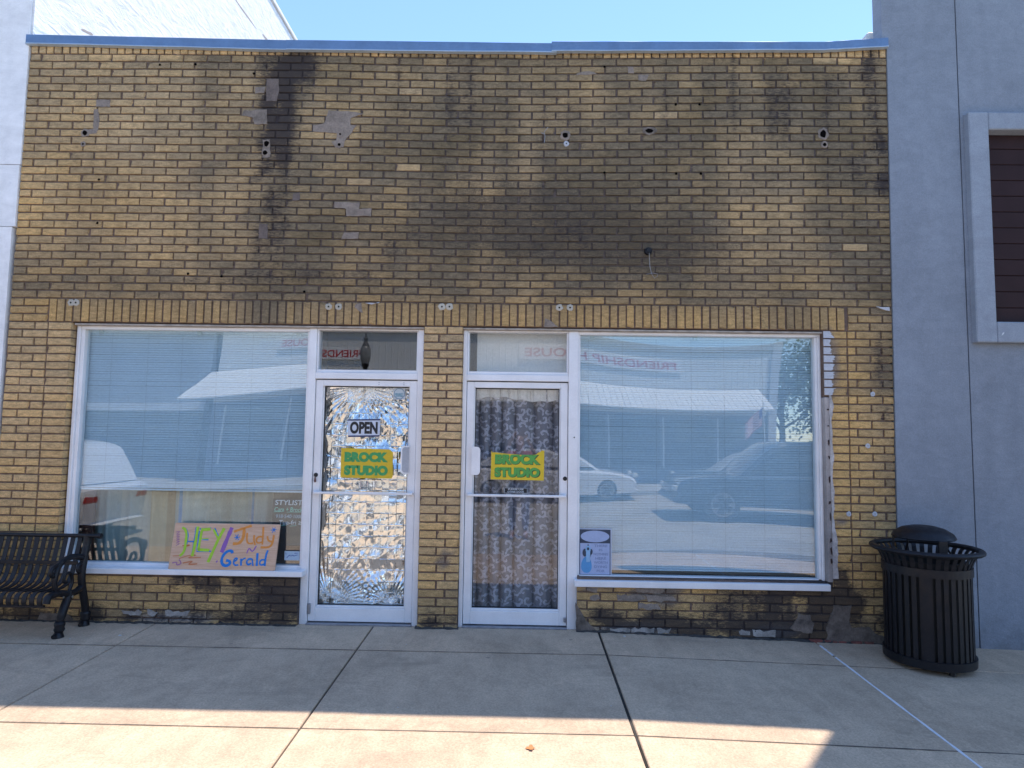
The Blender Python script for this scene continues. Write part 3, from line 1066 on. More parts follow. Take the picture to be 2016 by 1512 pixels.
patch([(0.526, 4.55), (0.566, 4.55), (0.584, 4.4), (0.562, 4.324), (0.445, 4.316), (0.428, 4.353), (0.53, 4.369)])
patch([(2.966, 2.799), (3.009, 2.803), (3.021, 2.715), (2.995, 2.727), (2.948, 2.773)], PATCH2)
patch([(4.625, 2.687), (4.683, 2.655), (4.741, 2.614), (4.612, 2.612)])
patch([(4.906, .264), (4.945, .209), (4.996, .116), (5.067, .056), (5.102, .007), (4.914, .0)], PATCH2, -0.006)
patch([(6.774, .205), (6.868, .203), (6.904, .127), (6.89, .052), (6.746, .062), (6.709, .098), (6.747, .149)], PATCH2, amp=.013)
patch([(7.065, .273), (7.206, .275), (7.215, .216), (7.188, .151), (7.216, .088), (7.209, -.03), (7.014, -.03), (6.998, .074), (7.053, .203)], PATCH2, -.006, amp=.013)
patch([(7.21, .10), (7.36, .11), (7.42, .05), (7.50, .03), (7.50, -.04), (7.212, -.03)], PATCH2, -.005)
patch([(0.35, .10), (0.58, .09), (0.66, .03), (0.66, -.02), (0.30, -.02)], PATCH2, -.005)
# mortar smeared over the low wall, limed bricks in its lowest course
for q in ([(4.99, .395), (5.085, .395), (5.08, .355), (4.99, .36)], [(5.40, .398), (5.66, .392), (5.64, .352), (5.42, .355)], [(5.25, .335), (5.44, .338), (5.50, .30), (5.43, .285), (5.26, .29)],
          [(5.50, .335), (5.73, .33), (5.76, .30), (5.62, .285), (5.51, .288)], [(5.02, .325), (5.10, .33), (5.12, .29), (5.03, .285)], [(5.44, .265), (5.60, .262), (5.62, .225), (5.50, .215), (5.43, .23)]):
    patch(q, PATCH, -.0035, 'mortar_smear', .009)
LIME = patch_mat('limed_brick_face', (.34, .31, .28), .45)
for x0, x1 in ((5.20, 5.36), (5.37, 5.57), (5.585, 5.70), (6.27, 6.37), (6.385, 6.585)):
    patch([(x0, .062), (x1, .060), (x1 - .01, .025 - .008 * (x0 > 6)), (x0 + .01, .028 - .008 * (x0 > 6))], LIME, -.003, 'limed_face', .010)
for x0, x1 in ((1.05, 1.22), (1.26, 1.36), (1.42, 1.62)):
    patch([(x0, .135), (x1, .13), (x1 - .02, .09), (x0 + .01, .095)], LIME, -.003, 'limed_face', .012)
PATCHB = patch_mat('grimy_patch_mortar', (.165, .13, .105), .6)
for o in shop.children:
    if o.name.startswith('mortar_patch') and o.data.vertices[0].co.z < .3:
        o.data.materials[0] = PATCHB
# peeled white paint and bare timber beside the right window
for zz in range(8):
    z1 = 2.606 - zz * HB
    zz0, zz1 = Z0 - (zz + 36) * HB + TJ / 2, Z0 - (zz + 35) * HB - TJ / 2
    e0, e1 = 7.10 + random.uniform(-.02, .03), 7.10 + random.uniform(-.02, .03)
    m = MB()
    rag = [(e0 + (e1 - e0) * q / 7 + random.uniform(-.011, .011), zz1 - (zz1 - zz0) * q / 7) for q in range(8)]
    m.prism([(7.033, zz0), (7.033, zz1)] + rag, -.0045, .006)
    m.build('peeled_paint', PEEL, shop)
SCAR = patch_mat('mortar_scar', (.46, .42, .40), .35)
lft, rgt = [], []
for q in range(46):
    z_ = 2.05 - q * (2.05 - .50) / 45
    bulge = .030 * math.exp(-((z_ - .66) / .16) ** 2) + .008 * math.sin(z_ * 17)
    rgt.append((7.090 + bulge + .016 * n2(z_ * 9, 2.0, 61) + random.uniform(-.004, .004), z_))
    lft.append((7.066 + random.uniform(-.002, .002), z_))
m = MB()
n_ = len(lft)
vs = [(x, -.0045 - .004 * random.random(), z) for x, z in lft] + [(x, -.003 - .005 * random.random(), z) for x, z in rgt] + [(x + .002, .008, z) for x, z in rgt]
m.add(vs, [(k, k + 1, n_ + k + 1, n_ + k) for k in range(n_ - 1)] + [(n_ + k, n_ + k + 1, 2 * n_ + k + 1, 2 * n_ + k) for k in range(n_ - 1)])
m.build('mortar_scar', SCAR, shop, fixn=True)
for z_, h_ in ((1.62, .05), (1.50, .03), (1.30, .06), (1.12, .03), (.98, .07), (.80, .04), (.70, .06), (.62, .05), (1.78, .012), (1.92, .012)):
    patch([(7.052 + random.uniform(-.008, .012), z_), (7.064, z_ + h_ * .3), (7.060, z_ + h_), (7.050, z_ + h_ * .8)], flat('rot_hole', (.04, .022, .02), .95), -.0075, 'rot_hole', .003)
tb = MB()
tb.bbox(7.030, 7.071, -0.002, 0.10, 0.47, 2.03, .004)
tb.build('rotten_timber', stucco_mat('rotten_wood', (0.36, 0.32, 0.30), 26, 1.0, 0.35), shop)
# bond-breaker strip of weathered wood above the frames
lt = MB()
lt.bbox(0.46, 7.06, 0.018, 0.07, 2.585, 2.6015, .003)
lt.build('lintel_strip', plain('weathered_strip', (0.40, 0.36, 0.32), 0.9, var=0.3, vs=12), shop)

# anchor holes left by an old sign, the shade inside painted as near-black discs
def hole(x, z, r, ring=0.0, mat=PATCH, ex=1.0, ez=1.0):
    m = MB()
    if ring:
        n = 18
        o = [(x + ring * ex * math.cos(a) * random.uniform(.82, 1.12), z + ring * ez * math.sin(a) * random.uniform(.82, 1.12)) for a in [2 * math.pi * k / n for k in range(n)]]
        i = [(x + r * ex * math.cos(a) * random.uniform(.8, 1.15), z + r * ez * math.sin(a) * random.uniform(.8, 1.15)) for a in [2 * math.pi * k / n for k in range(n)]]
        vs = [(p[0], -.0022, p[1]) for p in o] + [(p[0] * .7 + q[0] * .3, -.0065, p[1] * .7 + q[1] * .3) for p, q in zip(o, i)] + [(p[0], -.006, p[1]) for p in i] + [(p[0], .0, p[1]) for p in i]
        fs = [(k * n + q, k * n + (q + 1) % n, (k + 1) * n + (q + 1) % n, (k + 1) * n + q) for k in range(3) for q in range(n)]
        m.add(vs, fs)
        m.cur = 1
        m.add([(p[0], -.0064, p[1]) for p in i], [tuple(range(n))])
    else:
        n = 10
        p = [(x + r * ex * math.cos(a) * random.uniform(.75, 1.2), z + r * ez * math.sin(a) * random.uniform(.75, 1.2)) for a in [2 * math.pi * k / n for k in range(n)]]
        m.cur = 1
        m.add([(a, -.0032, b) for a, b in p] + [(x, -.003, z)], [(k, (k + 1) % n, n) for k in range(n)])
    m.build('anchor_hole', [mat, MB_['void']], shop, fixn=True)
hole(.458, 4.33, .022, .042); hole(.446, 4.226, .010, .026)
patch([(2.075, 4.28), (2.14, 4.285), (2.145, 4.12), (2.08, 4.115)], PATCH2, -.005, amp=.006)
hole(2.109, 4.243, .024, .034, ez=1.15); hole(2.099, 4.159, .023, .033)
hole(2.77, 4.335, .010, .034); hole(2.764, 4.239, .014, .036)
hole(4.786, 4.338, .026, .048); hole(4.796, 4.263, .006, .026, PEEL)
hole(5.532, 4.385, .026, .05, PATCH2, 1.35, .8)
hole(7.068, 4.368, .028, .048, ez=1.25); hole(7.079, 4.27, .016, .034)
for x, z in ((2.721, 2.769), (2.81, 2.77), (3.718, 2.78), (3.785, 2.781), (4.746, 2.783), (4.839, 2.784), (.476, 2.78), (.431, 2.779)):
    hole(x, z, .008, .032, stucco_mat('anchor_filler', (0.5, 0.46, 0.38), 60, .4) if 'anchor_filler' not in bpy.data.materials else bpy.data.materials['anchor_filler'])
for x, z in ((5.768, 4.631), (5.98, 4.632), (5.136, 4.0), (5.769, 3.996), (5.988, 3.998), (1.102, 4.974), (1.965, 4.897), (1.428, 4.981), (5.132, 4.977), (.61, 3.9), (.62, 3.5), (2.9, 3.68), (3.0, 3.62), (2.1, 3.48), (1.46, 3.05), (1.76, 3.03), (2.5, 2.9)):
    hole(x, z, .012)
for x, z in ((7.442, 2.062), (7.387, 1.618), (7.431, 1.044), (7.213, 1.041)):
    hole(x, z, .003, .022, PEEL)
# torn caulk on the brick edge
patch([(7.49, 2.822), (7.60, 2.818), (7.605, 2.785), (7.57, 2.792), (7.53, 2.808)], PEEL, -.012, 'torn_caulk', .004)
patch([(3.045, 2.808), (3.16, 2.806), (3.165, 2.815), (3.10, 2.790)], PEEL, -.008, 'torn_caulk', .003)
# red brick ends showing under the corner
for k, (a, b) in enumerate(((6.86, 6.965), (6.985, 7.035), (7.05, 7.085), (7.10, 7.165), (7.20, 7.29), (7.315, 7.39))):
    m = MB()
    m.bbox(a, b, -.022 + .004 * (k % 2), .03, -.06, .006 + random.uniform(-.010, .006) - .004 * k * .5, .006)
    m.build('red_brick', plain('red_brick_' + 'abcdef'[k], (0.20 - .02 * (k % 3), 0.065, 0.05), 0.9, var=0.35, vs=30), shop)
# leftover cable gland with its cord
cg = MB()
cg.tube([(5.521, -.03, 3.292), (5.521, .0, 3.292)], [.030, .036], 12)
cg.tube([(5.521, -.038, 3.292), (5.521, -.028, 3.292)], [.018, .026], 10)
gl = cg.build('cable_gland', MB_['blackmetal'], shop)
cd = MB()
cd.tube([(5.525, -.03, 3.27), (5.528, -.018, 3.22), (5.535, -.010, 3.15), (5.55, -.008, 3.09), (5.575, -.010, 3.05), (5.60, -.012, 3.07), (5.60, -.010, 3.09), (5.56, -.008, 3.098), (5.50, -.008, 3.085)], .0022, 5)
cd.build('cord', MB_['alu_dark'], shop)
# loose wire by the old bolt hole
wr = MB()
wr.tube([(4.60, -.006, 4.27), (4.605, -.012, 4.33), (4.595, -.02, 4.36), (4.63, -.03, 4.40)], .003, 5)
wr.tube([(4.605, -.01, 4.34), (4.58, -.015, 4.35), (4.575, -.01, 4.36)], .003, 5)
wr.build('wire_stub', MB_['alu_dark'], shop)
# scupper on the roof edge
scp = MB()
scp.bbox(7.62, 7.73, .25, .45, 5.24, 5.49, .02)
scp.build('roof_scupper', plain('pale_flashing', (0.6, 0.61, 0.6), 0.7, var=0.2), shop)

# ---------------------------------------------------------------- shop windows and doors (parts of the shop)
ALU = MB_['alu']
def pane(name, x0, x1, z0, z1, y, parent, bend=None, n=24):
    """glass sheet; bend(x, z) gives how far it bows out of plane"""
    m = MB()
    if bend is None:
        m.box(x0, x1, y, y + .005, z0, z1)
        return m.build(name, MB_['glass'], parent)
    vs = []
    for j in range(n + 1):
        for i in range(n + 1):
            x, z = x0 + (x1 - x0) * i / n, z0 + (z1 - z0) * j / n
            vs.append((x, y + bend(x, z), z))
    fs = [(j * (n + 1) + i, j * (n + 1) + i + 1, (j + 1) * (n + 1) + i + 1, (j + 1) * (n + 1) + i) for j in range(n) for i in range(n)]
    k = len(vs)
    vs += [(a, b + .005, c) for a, b, c in vs]
    fs += [tuple(q + k for q in f[::-1]) for f in fs]
    m.add(vs, fs)
    return m.build(name, MB_['glass'], parent, smooth=True)

def frame(name, bars, parent, mat=ALU, b=.003):
    m = MB()
    for q in bars:
        m.bbox(*q, b)
    return m.build(name, mat, parent)

# left shop window
f = frame('window_frame', [(.462, .492, .055, .15, .47, 2.584), (.492, .524, .072, .15, .50, 2.556), (.4925, 2.546, .062, .15, 2.5565, 2.584),
                           (.5245, 2.546, .072, .15, .485, .5145), (2.524, 2.546, .074, .15, .515, 2.556)], shop)
pane('pane', .520, 2.528, .510, 2.560, .112, f, lambda x, z: -.009 * max(0, (x - 1.45) / 1.05) ** 1.3 * (z - 1.3) + .0012 * math.sin(z * 3 + x))
s = MB(); s.bbox(.449, 2.588, -.035, .08, .440, .487, .004); s.build('sill', ALU, shop)
# right shop window
f = frame('window_frame', [(4.9215, 4.940, .074, .15, .475, 2.558), (4.9215, 7.032, .060, .15, 2.5585, 2.584), (6.986, 7.008, .074, .15, .475, 2.558),
                           (7.0085, 7.029, .055, .15, .45, 2.558), (4.9405, 6.9855, .072, .15, .455, .478)], shop)
pane('pane', 4.936, 6.990, .474, 2.562, .112, f, lambda x, z: -.0125 * (1 - ((x - 6.0) / 1.15) ** 2) * (1 - ((z - 1.50) / 1.2) ** 2), 32)
s = MB(); s.bbox(4.893, 7.034, -.035, .08, .402, .456, .004); s.build('sill', ALU, shop)

def doorway(xa, xb, xj, parent, hinge_left):
    """door frame, transom light and glazed leaf between xa and xb"""
    fr = frame('door_frame', [(xa[0], xa[1], .048, .16, .02, 2.584), (xb[0], xb[1], .048, .16, .02, 2.584), (xa[1] + .0005, xb[0] - .0005, .056, .16, 2.572, 2.584),
                              (xa[1] + .0005, xb[0] - .0005, .050, .16, 2.139, 2.196), (xa[1] + .0005, xb[0] - .0005, .066, .16, 2.1965, 2.222),
                              (xa[1] + .0005, xa[1] + .016, .066, .16, 2.2225, 2.5715), (xb[0] - .016, xb[0] - .0005, .066, .16, 2.2225, 2.5715)], parent)
    pane('transom_pane', xa[1] + .012, xb[0] - .012, 2.218, 2.575, .108, fr).data.materials[0] = MB_['transom_glass']
    th = frame('threshold', [(xa[1], xb[0], .02, .17, .015, .045)], parent, MB_['alu_dark'])
    x0, x1 = xj
    leaf = frame('door', [(x0, x0 + .062, .068, .125, .052, 2.130), (x1 - .062, x1, .068, .125, .052, 2.130), (x0 + .0625, x1 - .0625, .068, .125, 2.078, 2.130),
                          (x0 + .0625, x1 - .0625, .068, .125, .052, .165), (x0 + .0625, x1 - .0625, .080, .125, .1655, .184),
                          (x0 + .0625, x0 + .072, .080, .125, .1845, 2.0775), (x1 - .072, x1 - .0625, .080, .125, .1845, 2.0775)], parent)
    gk = frame('gasket', [(x0 + .072, x0 + .078, .094, .12, .184, 2.078), (x1 - .078, x1 - .072, .094, .12, .184, 2.078),
                          (x0 + .072, x1 - .072, .094, .12, 2.070, 2.0775), (x0 + .072, x1 - .072, .094, .12, .1842, .1900)], leaf, MB_['black'], .001)
    pane('pane', x0 + .070, x1 - .070, .182, 2.080, .108, leaf).data.materials[0] = MB_['door_glass']
    # dark slit round the leaf
    frame('weather_strip', [(xa[1] + .0005, x0 - .001, .10, .13, .05, 2.135), (x1 + .001, xb[0] - .0005, .10, .13, .05, 2.135), (xa[1] + .001, xb[0] - .001, .10, .13, 2.131, 2.1385)], leaf, MB_['black'], .001)
    bar = MB()
    bar.bbox(x0 + .022, x1 - .012, .014, .034, 1.137, 1.158, .004)
    bar.bbox(x0 + .022, x0 + .048, .034, .069, 1.134, 1.162, .004)
    bar.bbox(x1 - .040, x1 - .012, .034, .069, 1.134, 1.162, .004)
    bar.build('push_bar', ALU, leaf)
    xp = x1 - .062 if hinge_left else x0 + .062
    sg = -1 if hinge_left else 1
    pl = MB()
    z0, z1, wd, rr = 1.318, 1.562, .064, .032
    out, inn = [], []
    for cx, cz, a0 in ((wd - rr, z1 - rr, 90), (wd - rr, z0 + rr, 0)):
        for k in range(7):
            a = R(a0 - 15 * k)
            out.append((xp + sg * (cx + rr * math.cos(a)), cz + rr * math.sin(a)))
    out = [(xp - sg * .012, z1)] + out + [(xp - sg * .012, z0)]
    pl.prism(out, .048, .066)
    hd = pl.build('pull_handle', ALU, leaf, fixn=True)
    if hinge_left:
        pi = MB()
        ip = [(xp + (q[0] - xp) * .78 - sg * .0, 1.44 + (q[1] - 1.44) * .90) for q in out]
        pi.prism(ip, .0462, .0478)
        pi.build('pull_recess', plain('pull_recess', (0.42, 0.43, 0.46), .5), hd, fixn=True)
    xl = x0 + .026 if hinge_left else x1 - .02
    lk = MB()
    lk.tube([(xl, .060, 1.297), (xl, .069, 1.297)], [.017, .019], 14)
    lk.build('lock', MB_['black'], leaf)
    pv = MB()
    px = x0 + .012 if hinge_left else x1 - .012
    pv.bbox(px - .012, px + .012, .045, .0675, .115 if hinge_left else .085, .205 if hinge_left else .125, .005)
    pv.build('pivot_hinge', MB_['alu_dark'], leaf)
    return leaf
leafL = doorway((2.5465, 2.611), (3.512, 3.562), (2.615, 3.508), shop, True)
ke = MB(); ke.tube([(2.640, .052, 1.285), (2.641, .05, 1.25), (2.643, .05, 1.235)], [.004, .010, .008], 6); ke.build('key', plain('rusty_key', (.12, .05, .04), .6), leafL)
sc_ = MB()
for x in (3.17, 3.39):
    for z in (2.095, 2.112):
        sc_.tube([(x, .0660, z), (x, .0682, z)], .004, 8)
sc_.build('screw_heads', MB_['alu_dark'], leafL)
leafR = doorway((3.909, 3.944), (4.836, 4.921), (3.948, 4.832), shop, False)
sc_ = MB(); sc_.tube([(4.888, .045, 1.655), (4.888, .0482, 1.655)], .006, 8); sc_.build('screw_hole', MB_['black'], leafR)

# crumpled foil sheet covering the inside of the left door
def foil():
    x0, x1, z0, z1 = 2.680, 3.443, .178, 2.084
    nx, nz = 190, 470
    X, Z = np.meshgrid(np.linspace(x0, x1, nx + 1), np.linspace(z0, z1, nz + 1))
    r2 = np.random.default_rng(5)
    H = np.zeros_like(X)
    U, V = X - x0, Z - z0
    tri = lambda q: np.abs((q % 1.0) - .5)
    # packing folds: every panel between the straight folds tilts its own way
    ci, cj = (U / .0655).astype(int), (V / .098).astype(int)
    tx, tz = r2.normal(0, .05, (40, 40)), r2.normal(0, .05, (40, 40))
    H += tx[ci, cj] * ((U / .0655) % 1 - .5) * .0655 + tz[ci, cj] * ((V / .098) % 1 - .5) * .098
    for p, s in ((.0655, U), (.098, V)):
        q = np.abs(((s / p) % 1.0) - .5)
        H -= (.0022 if s is U else .0012) * np.exp(-((.5 - q) * p / .0055) ** 2)
    # long straight creases crossing at many angles, breaking the sheet into flat facets
    warp = .02 * np.sin(U * 9 + V * 5) + .015 * np.sin(V * 13 - U * 7)
    top, bot = np.clip((V - .85) / .45, 0, 1), np.clip((.50 - V) / .4, 0, 1)
    act = .55 + .35 * top + .45 * bot
    for k in range(17):
        an = r2.choice([r2.normal(0, .45), r2.uniform(0, np.pi)], p=[.65, .35])
        lam = r2.uniform(.08, .34)
        sl = r2.uniform(.06, .145)
        d = U * math.cos(an) + V * math.sin(an) + warp * r2.uniform(.3, 1.6)
        e = -U * math.sin(an) + V * math.cos(an)
        win = np.clip(1.3 * np.sin(e * r2.uniform(3, 9) + r2.uniform(0, 6)) + .25, 0, 1)
        H += tri(d / lam + r2.uniform()) * lam * sl * act * win
    # long pull folds fanning from where it is taped up
    for cx, cz, n, ln, sg in ((.30, 1.90, 11, .75, -1), (.52, 1.93, 9, .8, -1), (.10, .02, 13, .62, 1), (.62, .02, 9, .75, 1), (.33, .0, 7, .35, 1)):
        du, dv = U - cx, (V - cz) * sg
        rr_ = np.hypot(du, dv) + 1e-6
        th = np.arctan2(du, dv + 1e-6)
        w = np.clip(1 - rr_ / ln, 0, 1) * np.clip(rr_ / .06, 0, 1)
        H += w * .024 * np.abs(((th * n / 1.6 + .3 * np.sin(rr_ * 9)) % 1) - .5) * (dv > -.02)
    # keep the sheet close to the glass: take out the broad undulation
    fz, fx = np.fft.fftfreq(2 * H.shape[0], (z1 - z0) / nz), np.fft.fftfreq(2 * H.shape[1], (x1 - x0) / nx)
    Hm = np.concatenate([np.concatenate([H, H[:, ::-1]], 1), np.concatenate([H[::-1], H[::-1, ::-1]], 1)], 0)
    g = np.exp(-2 * (np.pi * .075) ** 2 * (fz[:, None] ** 2 + fx[None, :] ** 2))
    H = H - np.real(np.fft.ifft2(np.fft.fft2(Hm) * g))[:H.shape[0], :H.shape[1]]
    Y = .1215 + H - H.min()
    vs = np.stack([X, Y, Z], -1).reshape(-1, 3)
    i = np.arange(nx)[None, :] + (np.arange(nz) * (nx + 1))[:, None]
    fs = np.stack([i, i + 1, i + nx + 2, i + nx + 1], -1).reshape(-1, 4)
    me = bpy.data.meshes.new('foil_sheet')
    me.from_pydata(vs.tolist(), [], fs.tolist())
    me.materials.append(MB_['foil'])
    me.update()
    o = put('foil_sheet', me)
    tag(o, 'crumpled silver foil sheet covering the glass of the left door from inside', 'foil sheet')
foil()

# lace curtain with a white valance behind the right door
def folds(x):
    a = abs(math.sin(x * 23.5 + .9 * math.sin(x * 9)))
    return .105 * (1 - a ** .38) - .012 + .006 * math.sin(x * 71 + 1.2)
lc = thing('lace_curtain', (4.39, .19, .2), 'grey lace curtain with pale scrolls and a white valance behind the right door', 'curtain')
m = MB()
n = 160
X0, X1 = 3.99, 4.80
vs = []
for i in range(n + 1):
    x = X0 + (X1 - X0) * i / n
    for z in (.10, .7, 1.4, 2.10):
        vs.append((x, .20 + folds(x) * (1.0 + .15 * (1.4 - z)), z))
m.add(vs, [(i * 4 + k, (i + 1) * 4 + k, (i + 1) * 4 + k + 1, i * 4 + k + 1) for i in range(n) for k in range(3)])
m.build('sheer_panel', MB_['lace_ground'], lc, smooth=True)
m = MB()
vs = []
for i in range(n + 1):
    x = X0 + (X1 - X0) * i / n
    hem = 1.985 + .018 * math.sin((x - 4.02) * 8.5) + .006 * math.sin(x * 40)
    for z in (hem, 2.04, 2.10):
        vs.append((x, .165 + folds(x * 1.3) * .45, z))
m.add(vs, [(i * 3 + k, (i + 1) * 3 + k, (i + 1) * 3 + k + 1, i * 3 + k + 1) for i in range(n) for k in range(2)])
m.build('valance', MB_['valance'], lc, smooth=True)
m = MB()
def scroll(cx, cz, s, flip, rot):
    """one lace motif: a curling stem with leaves, laid on the folds"""
    def place(u, v):
        a, b = u * flip, v
        c, d = math.cos(rot), math.sin(rot)
        return cx + s * (a * c - b * d), cz + s * (a * d + b * c)
    def strip(pts, ws):
        vs, fs = [], []
        for i, p in enumerate(pts):
            a, b = pts[max(i - 1, 0)], pts[min(i + 1, len(pts) - 1)]
            d = Vector((b[0] - a[0], b[1] - a[1])).normalized()
            for sg in (-1, 1):
                x, z = place(p[0] - d.y * ws[i] * sg, p[1] + d.x * ws[i] * sg)
                x = min(max(x, X0), X1)
                vs.append((x, .1975 + folds(x) * (1.0 + .15 * (1.4 - z)), min(max(z, .12), 2.06)))
        fs = [(2 * i, 2 * i + 1, 2 * i + 3, 2 * i + 2) for i in range(len(pts) - 1)]
        m.add(vs, fs)
    sp = []
    for k in range(22):
        t = k / 21
        a = 4.6 * t + .3
        r = .06 + .42 * t ** 1.2
        sp.append((r * math.cos(a), r * math.sin(a)))
    strip(sp, [.05 + .035 * math.sin(math.pi * k / 21) for k in range(22)])
    strip([(.02 * k, .02 * math.sin(k)) for k in range(-3, 4)], [.03, .06, .075, .08, .075, .06, .03])
    for k in (7, 11, 15, 19):
        x, z = sp[k]
        a = math.atan2(z, x) + .5
        lf = [(x + .30 * t * math.cos(a + .9 * t), z + .30 * t * math.sin(a + .9 * t)) for t in (0, .2, .4, .6, .8, 1)]
        strip(lf, [.03, .07, .085, .075, .05, .008])
row = 0
z = .16
while z < 2.08:
    for c in range(11):
        x = 4.0 + c * .078 + (.039 if row % 2 else 0)
        scroll(x, z, .088, 1 if (c + row) % 2 else -1, (row * 2.1 + c * .7) % 6.28)
    z += .069
    row += 1
tag(m.build('scroll_pattern', MB_['lace_scroll'], lc, smooth=True), None, None, None, 'stuff')

# mini blinds
def slat_mesh(w):
    """one curved blind slat, 20 mm deep, tilted nearly shut"""
    P = []
    for k in range(5):
        t = (k / 4 - .5)
        P.append((t * .0243 * math.cos(R(64)) - .0015 * (1 - 4 * t * t), t * .0243 * math.sin(R(64))))
    m = MB()
    vs = []
    for i in range(2):
        for y, z in P:
            vs.append(((i - .5) * w, y, z))
    m.add(vs, [(k, k + 1, 5 + k + 1, 5 + k) for k in range(4)])
    me = m.mesh('slat', MB_['slat'], True)
    return me
def blind(x0, x1, ztop, zbot, y, label, cords, pitch=.0216):
    b = thing('mini_blind', ((x0 + x1) / 2, y, ztop), label, 'blind', 'blinds in the shop windows')
    me = slat_mesh(x1 - x0)
    z = ztop - .03
    k = 0
    while z > zbot + .02:
        o = put('slat', me, b)
        o.location = ((x0 + x1) / 2, y, z + random.uniform(-.0006, .0006))
        o.rotation_euler = (R(random.uniform(-3, 3)), R(random.uniform(-.05, .05)), 0)
        z -= pitch
    m = MB(); m.bbox(x0, x1, y - .016, y + .016, ztop - .018, ztop + .016, .003); m.build('head_rail', MB_['slat'], b)
    m = MB(); m.bbox(x0, x1, y - .012, y + .012, zbot - .004, zbot + .012, .003); m.build('bottom_rail', MB_['slat'], b)
    m = MB()
    for cx in cords:
        m.tube([(cx, y - .0125, ztop), (cx + .003, y - .0125, (ztop + zbot) / 2), (cx, y - .0125, zbot)], .0010, 4)
    m.build('ladder_cord', MB_['cord'], b)
    m = MB()
    for q in range(3):
        cx = x0 + .12 + (x1 - x0 - .24) * q / 2
        m.bbox(cx - .02, cx + .02, y - .03, y - .018, ztop - .03, ztop + .02, .003)
    m.build('bracket', flat('clear_plastic', (0.55, 0.62, 0.60)), b)
    return b
blind(.50, 2.535, 2.555, 1.135, .17, 'pale blind raised halfway up in the left shop window', (.72, 1.05, 1.36, 1.68, 2.0, 2.35))
blind(4.93, 7.0, 2.555, .512, .17, 'pale blind lowered nearly to the sill in the right shop window', (5.02, 5.32, 5.62, 5.93, 6.22, 6.56, 6.87))
# pleated cloth hanging below the raised blind
cl = MB()
n = 220
vs, tn = [], []
def stripe(x):
    for a, b, c in ((.45, .60, (0.28, 0.30, 0.26)), (.60, .80, (0.35, 0.39, 0.35)), (.80, 1.09, (0.47, 0.47, 0.39)), (1.09, 1.22, (0.53, 0.42, 0.25)), (1.22, 1.30, (0.42, 0.30, 0.16)), (1.33, 1.365, (0.12, 0.33, 0.54)),
                    (1.365, 1.62, (0.58, 0.58, 0.47)), (1.62, 1.95, (0.47, 0.44, 0.33)), (1.98, 2.02, (0.12, 0.30, 0.53)), (2.02, 2.18, (0.49, 0.47, 0.39)), (2.18, 2.6, (0.18, 0.18, 0.17))):
        if a <= x < b:
            return c
    return (.45, .45, .37)
for i in range(n + 1):
    x = .47 + 2.1 * i / n
    yy = .30 + .022 * math.sin(x * 26 + math.sin(x * 7)) + .012 * math.sin(x * 61)
    for z in (.42, .8, 1.26):
        vs.append((x, yy, z)); tn.append((*stripe(x), 1))
cl.add(vs, [(i * 3 + k, (i + 1) * 3 + k, (i + 1) * 3 + k + 1, i * 3 + k + 1) for i in range(n) for k in range(2)], tn, [(0, 0, 0, 0)] * len(vs))
o = cl.build('striped_curtain', MB_['fabric'], None, smooth=True)
tag(o, 'beige pleated cloth with blue and brown stripes below the raised blind', 'curtain')
dw = MB()
dw.bbox(.485, .615, .20, .24, .45, 1.13, .006); dw.bbox(.50, .53, .192, .20, .5, 1.1, .002)
tag(dw.build('wooden_post', MB_['darkwood']), 'dark reddish wooden post standing inside the left edge of the left shop window', 'post')
# board behind the right transom, blank wall behind the left one
bk = MB(); bk.bbox(4.02, 4.90, .20, .215, 2.16, 2.60, .002)
tag(bk.build('paper_backing', plain('cream_paper', (0.66, 0.64, 0.58), .9, var=.06)), 'cream paper sheet closing off the transom above the right door', 'paper sheet')
lg = MB(); lg.bbox(4.93, 7.03, .22, .6, .34, .46, .006)
tag(lg.build('inside_ledge', plain('inside_ledge', (0.33, 0.30, 0.24), .8, var=.25, vs=5)), 'beige display ledge inside the right window below the blind', 'ledge')

# ---------------------------------------------------------------- signs
def board(name, poly, y0, y1, mat, label, cat, group=None):
    m = MB(); m.prism(poly, y0, y1)
    return tag(m.build(name, mat, None, fixn=True), label, cat, group)
rect = lambda x0, x1, z0, z1: [(x0, z0), (x1, z0), (x1, z1), (x0, z1)]
YEL = flat('sign_yellow', (0.75, 0.52, 0.02), .45)
YEL2 = flat('sign_yellow_faded', (0.70, 0.47, 0.02), .5)
GRN = flat('sign_green', (0.055, 0.33, 0.10), .5)
GRN2 = flat('sign_green_bright', (0.09, 0.36, 0.07), .5)
DRK = flat('sign_outline', (0.02, 0.035, 0.02), .5)
BLK = flat('sign_black', (0.012, 0.012, 0.015), .5)
WHT = flat('sign_white', (0.60, 0.64, 0.72), .5)
NVY = flat('sign_navy', (0.03, 0.04, 0.12), .5)
# yellow shop sign, left door (in front of the glass so it reads clearly)
def rounded(x0, x1, z0, z1, r, tilt=0.0, cut=None):
    P = []
    for cx, cz, a0 in ((x1 - r, z1 - r, 0), (x0 + r, z1 - r, 90), (x0 + r, z0 + r, 180), (x1 - r, z0 + r, 270)):
        for k in range(5):
            a = R(a0 + 22.5 * k)
            P.append((cx + r * math.cos(a), cz + r * math.sin(a)))
    mx, mz = (x0 + x1) / 2, (z0 + z1) / 2
    c, d = math.cos(tilt), math.sin(tilt)
    return [(mx + (x - mx) * c - (z - mz) * d, mz + (x - mx) * d + (z - mz) * c) for x, z in P]
YS = .1005
sg = board('shop_sign', [(2.846, 1.533), (3.272, 1.527), (3.290, 1.512), (3.304, 1.500), (3.306, 1.29), (3.298, 1.273), (3.10, 1.272), (2.848, 1.276)], YS, YS + .003, YEL2,
           'yellow sign with green lettering on the foil covered left door', 'sign', 'yellow shop signs on the doors')
